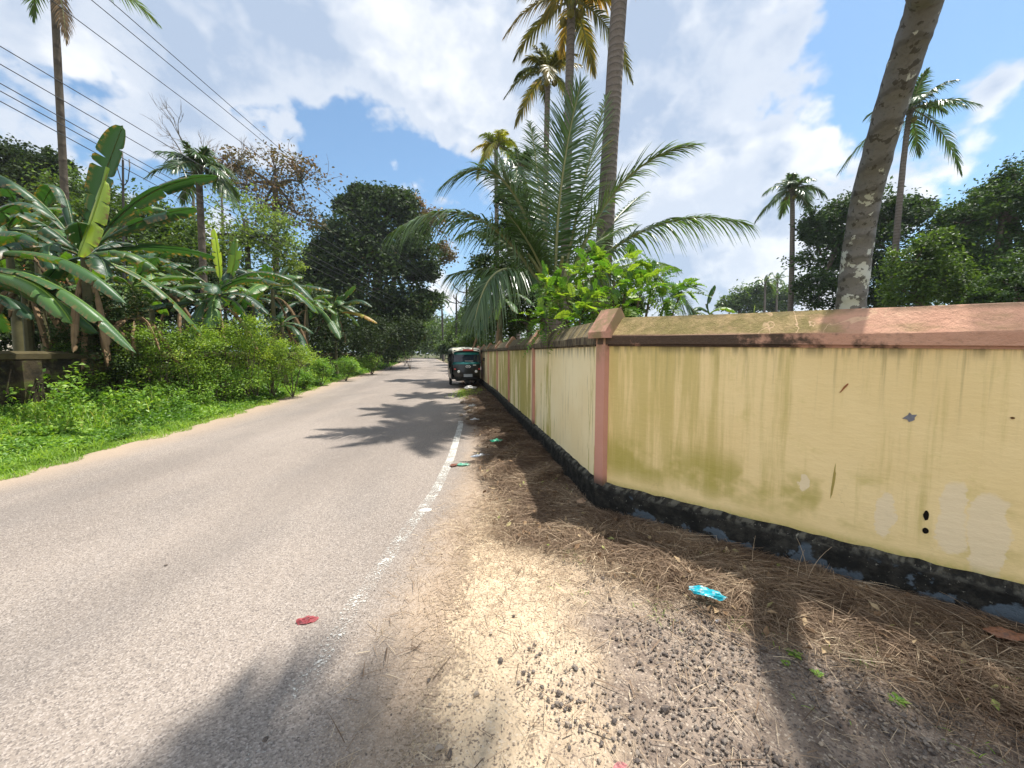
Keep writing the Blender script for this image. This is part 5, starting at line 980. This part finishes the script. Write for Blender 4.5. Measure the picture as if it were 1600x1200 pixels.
# more growth to close the verge, the foot of the trees and the end of the road
banana('banana plant half hidden behind the one with the upright new leaf', 285, 14.5, 438, (), 12, 2.2, .65, 21, (-.1, 1.2))
banana('banana plant hanging over the wall right of the shiny drooping leaf', 205, 10.6, 440, (), 11, 1.9, .55, 22, (-.2, 1.0), ndry=4)
banana('banana plant behind the big leaves at the left border', 10, 9.8, 350, (), 11, 2.1, .6, 23, (-.1, 1.1), ndry=3)
banana('small dark banana plant at the foot of the sparse tree', 395, 18.5, 462, (), 11, 2.1, .6, 24, (-.1, 1.1))
banana('far banana plant at the foot of the dark tree', 478, 20, 470, (), 11, 2.1, .6, 25, (-.1, 1.0))
for i, (px, py, Y, rp, lab) in enumerate([(150, 545, 8.6, 30, 'grey dead banana leaves hanging under the largest banana plant'), (215, 540, 9.0, 26, 'dry brown banana leaves draped beside the leafy creeper'), (40, 500, 8.2, 26, 'dead leaves hanging at the left border over the old wall')]):
    c = P(px, py, Y); root = empty('dead_leaf_cluster', (c[0], c[1], 0), lab, 'dead leaves', 'hanging dead banana leaves'); rgd = random.Random(i+70)
    st = MB(); st.tube([(c[0], c[1], 0), (c[0]+.05, c[1], c[2]+.6)], [.09, .06], 8); st.build('stem', M_BSTEM, root)
    for k in range(11):
        az = rgd.uniform(0, 6.28); banana_leaf(arc(c+np.array([0, 0, .6]), az, rgd.uniform(-.2, .5), rgd.uniform(.7, 1.2), rgd.uniform(1.0, 1.5), 14), rgd.uniform(.16, .3), root, .5, 800+k+i*20, rgd.uniform(-.6, .6), 1.0, .9, 'dead_leaf', M_DEADLEAF)
bush('tall leafy weeds at the edge of the verge below the creeper mound', [(300, 610, 9.4, 30), (345, 600, 10.2, 30), (260, 625, 8.6, 26), (385, 590, 11, 28), (425, 583, 12.2, 24), (220, 635, 8.3, 22)], M_WEED, 1500, .055, 220, 'weed_bank', 'weeds', None, vb=.6)
bush('dark low weeds in front of the old wall near the left border', [(110, 640, 7.8, 26), (60, 645, 7.4, 22), (165, 640, 8.0, 26), (10, 650, 7.0, 20)], M_MIDTREE, 1300, .05, 221, 'weed_bank', 'weeds', None, vb=.4)
for i, (px, py, Y, rp, lab) in enumerate([(704, 540, 60, 14, 'bush right of the far bend behind the rickshaw'), (733, 535, 40, 18, 'bush between the pole and the wall'), (752, 530, 28, 22, 'bush behind the far end of the yellow wall'), (694, 544, 95, 12, 'far low bush right of the road end'), (628, 545, 90, 12, 'far low bush left of the bend'), (590, 548, 60, 18, 'bush under the hazy tree')]):
    bush(lab, [(px, py, Y, rp), (px+rp, py+2, Y, rp), (px-rp*.8, py+4, Y, rp*.8)], M_MIDTREE, 900, .05+.006*Y, 230+i, 'shrub', 'shrub', 'bushes at the end of the road', vb=.45)
for i, (px, Y, lab) in enumerate([(800, 120, 'distant tree belt beyond the wall'), (500, 130, 'distant tree belt left of the road'), (1000, 110, 'distant low trees behind the feathery shrub')]):
    tree(lab, px, Y, [(px+dx, 530, Y, 34) for dx in (-120, -70, -20, 30, 80, 130)], M_MIDTREE, 700, 1.0, 240+i, r=.4)
# ------------------------------------------------------------------ humid air
def haze_box(dens_):
    g = MB(); g.box((0, 780, 19), (1840, 1680, 40)); o = g.build('haze', bpy.data.materials.new('humid_air')); tag(o, kind='stuff'); m = o.data.materials[0]; m.use_nodes = True; b_ = NB(m.node_tree)
    out_ = b_.n('ShaderNodeOutputMaterial'); v_ = b_.n('ShaderNodeVolumePrincipled'); v_.inputs['Color'].default_value = (.82, .90, 1, 1); v_.inputs['Density'].default_value = dens_; v_.inputs['Anisotropy'].default_value = .3
    b_.t.links.new(v_.outputs[0], out_.inputs['Volume'])
haze_box(.0004)
# ------------------------------------------------------------------ broken leaves and twigs mixed into the dry grass, a few cracks and patches of drifted sand on the road
rgl = np.random.default_rng(404); n = 900; s = rgl.uniform(-2.6, 9, n); o = rgl.uniform(.12, 1.05, n); p = [at_s(a) for a in s]; pb = np.array([q[0]+q[1]*oo for q, oo in zip(p, o)])
V, Q = leaves(np.column_stack([pb, .03+heap_h(s, o)]), .055, rgl, 1.3, None, .5); g = MB(); g.add(V, Q, np.repeat(rgl.uniform(0, 1, n), 4)); 
def m_ll(b):
    return prin(b, b.ramp(b.attr('v'), [(0, (.06, .035, .02)), (.5, (.18, .11, .06)), (.9, (.36, .27, .16)), (1, (.20, .24, .06))]), .75, .2)
tag(g.build('leaf_litter', mat('leaf_litter', m_ll)), kind='stuff')
n = 420; x = rgl.uniform(-.7, 2.6, n); y = rgl.uniform(1.1, 4.6, n); a = rgl.uniform(0, 6.28, n); D = np.column_stack([np.cos(a), np.sin(a), rgl.uniform(0, .25, n)]); W = np.column_stack([-np.sin(a), np.cos(a), 0*a]); wy = np.interp(x, [C0[0], 8], [C0[1], C0[1]+D2[1]/D2[0]*(8-C0[0])]); k = (wy-y > .3) & (rgl.uniform(0, 1, n) < .6)
Vs, Q, per = strands(np.column_stack([x, y, .02+0*a])[k], D[k], W[k], rgl.uniform(.04, .16, n)[k], rgl.uniform(.003, .006, n)[k], 0*a[k]+.1, 3, .5, .9); g = MB(); g.add(Vs, Q, np.repeat(rgl.uniform(0, .6, k.sum()), per)); tag(g.build('twig_litter', M_STRAW), kind='stuff')
# green blades and low herbs poking through the litter at the right
n = 900; s = -rgl.uniform(.3, 2.7, n); o = rgl.normal(.95, .22, n); p = [at_s(a) for a in s]; pb = np.array([q[0]+q[1]*oo for q, oo in zip(p, o)]); kk = (np.sin(s*9)*np.sin(o*11+s*4) > .35); a = rgl.uniform(0, 6.28, n); el = rgl.uniform(.3, 1.3, n)
D = np.column_stack([np.cos(a)*np.cos(el), np.sin(a)*np.cos(el), np.sin(el)]); W = np.column_stack([-np.sin(a), np.cos(a), 0*a]); Vs, Q, per = strands(np.column_stack([pb, .02+0*a])[kk], D[kk], W[kk], rgl.uniform(.02, .07, n)[kk], .0035+0*a[kk], .5+0*a[kk], 3, .1, .7)
g = MB(); g.add(Vs, Q, np.repeat(rgl.uniform(0, .6, kk.sum()), per)); tag(g.build('sprouting_grass', M_GRASS), kind='stuff')
# taller flowering weeds and grass heads along the back of the verge
n = 5200; x, y, o = verge(n, 1.0, 2.7, 5, 30, rgl, .8); hh = weedh(o, y); a = rgl.uniform(0, 6.28, n); el = rgl.uniform(.9, 1.5, n); D = np.column_stack([np.cos(a)*np.cos(el), np.sin(a)*np.cos(el), np.sin(el)]); W = np.column_stack([-np.sin(a), np.cos(a), 0*a])
Vs, Q, per = strands(np.column_stack([x, y, hh*.5]), D, W, rgl.uniform(.25, .6, n), .008+.0008*y, rgl.uniform(.2, .9, n), 4, .1, .7); g = MB(); g.add(Vs, Q, np.repeat(rgl.uniform(.3, 1, n), per)); tag(g.build('tall_weeds', M_GRASS), kind='stuff')
n = 26000; x, y, o = verge(n, .9, 2.8, 5, 40, rgl, .8); kk = np.sin(y*4.1+np.sin(x*3)*2)*np.sin(o*5+y) > .2; z = weedh(o, y)*rgl.uniform(.7, 1.7, n)
V, Q = leaves(np.column_stack([x, y, z])[kk], (.045+.006*y)[kk], rgl, .7, None, .5); g = MB(); g.add(V, Q, np.repeat(np.clip(rgl.normal(.6, .22, kk.sum()), 0, 1), 4)); tag(g.build('broadleaf_weeds', M_WEED), kind='stuff')

bush('creepers toned dark for shade over the old wall at the left border', [(20, 590, 7.6, 34), (80, 585, 7.8, 34), (130, 600, 8.0, 30), (-30, 600, 7.4, 34), (50, 625, 7.5, 26), (105, 555, 8.1, 24)], M_VINE, 1700, .055, 260, vb=.15)  # added over the old wall, low leaf tone stands in for shade
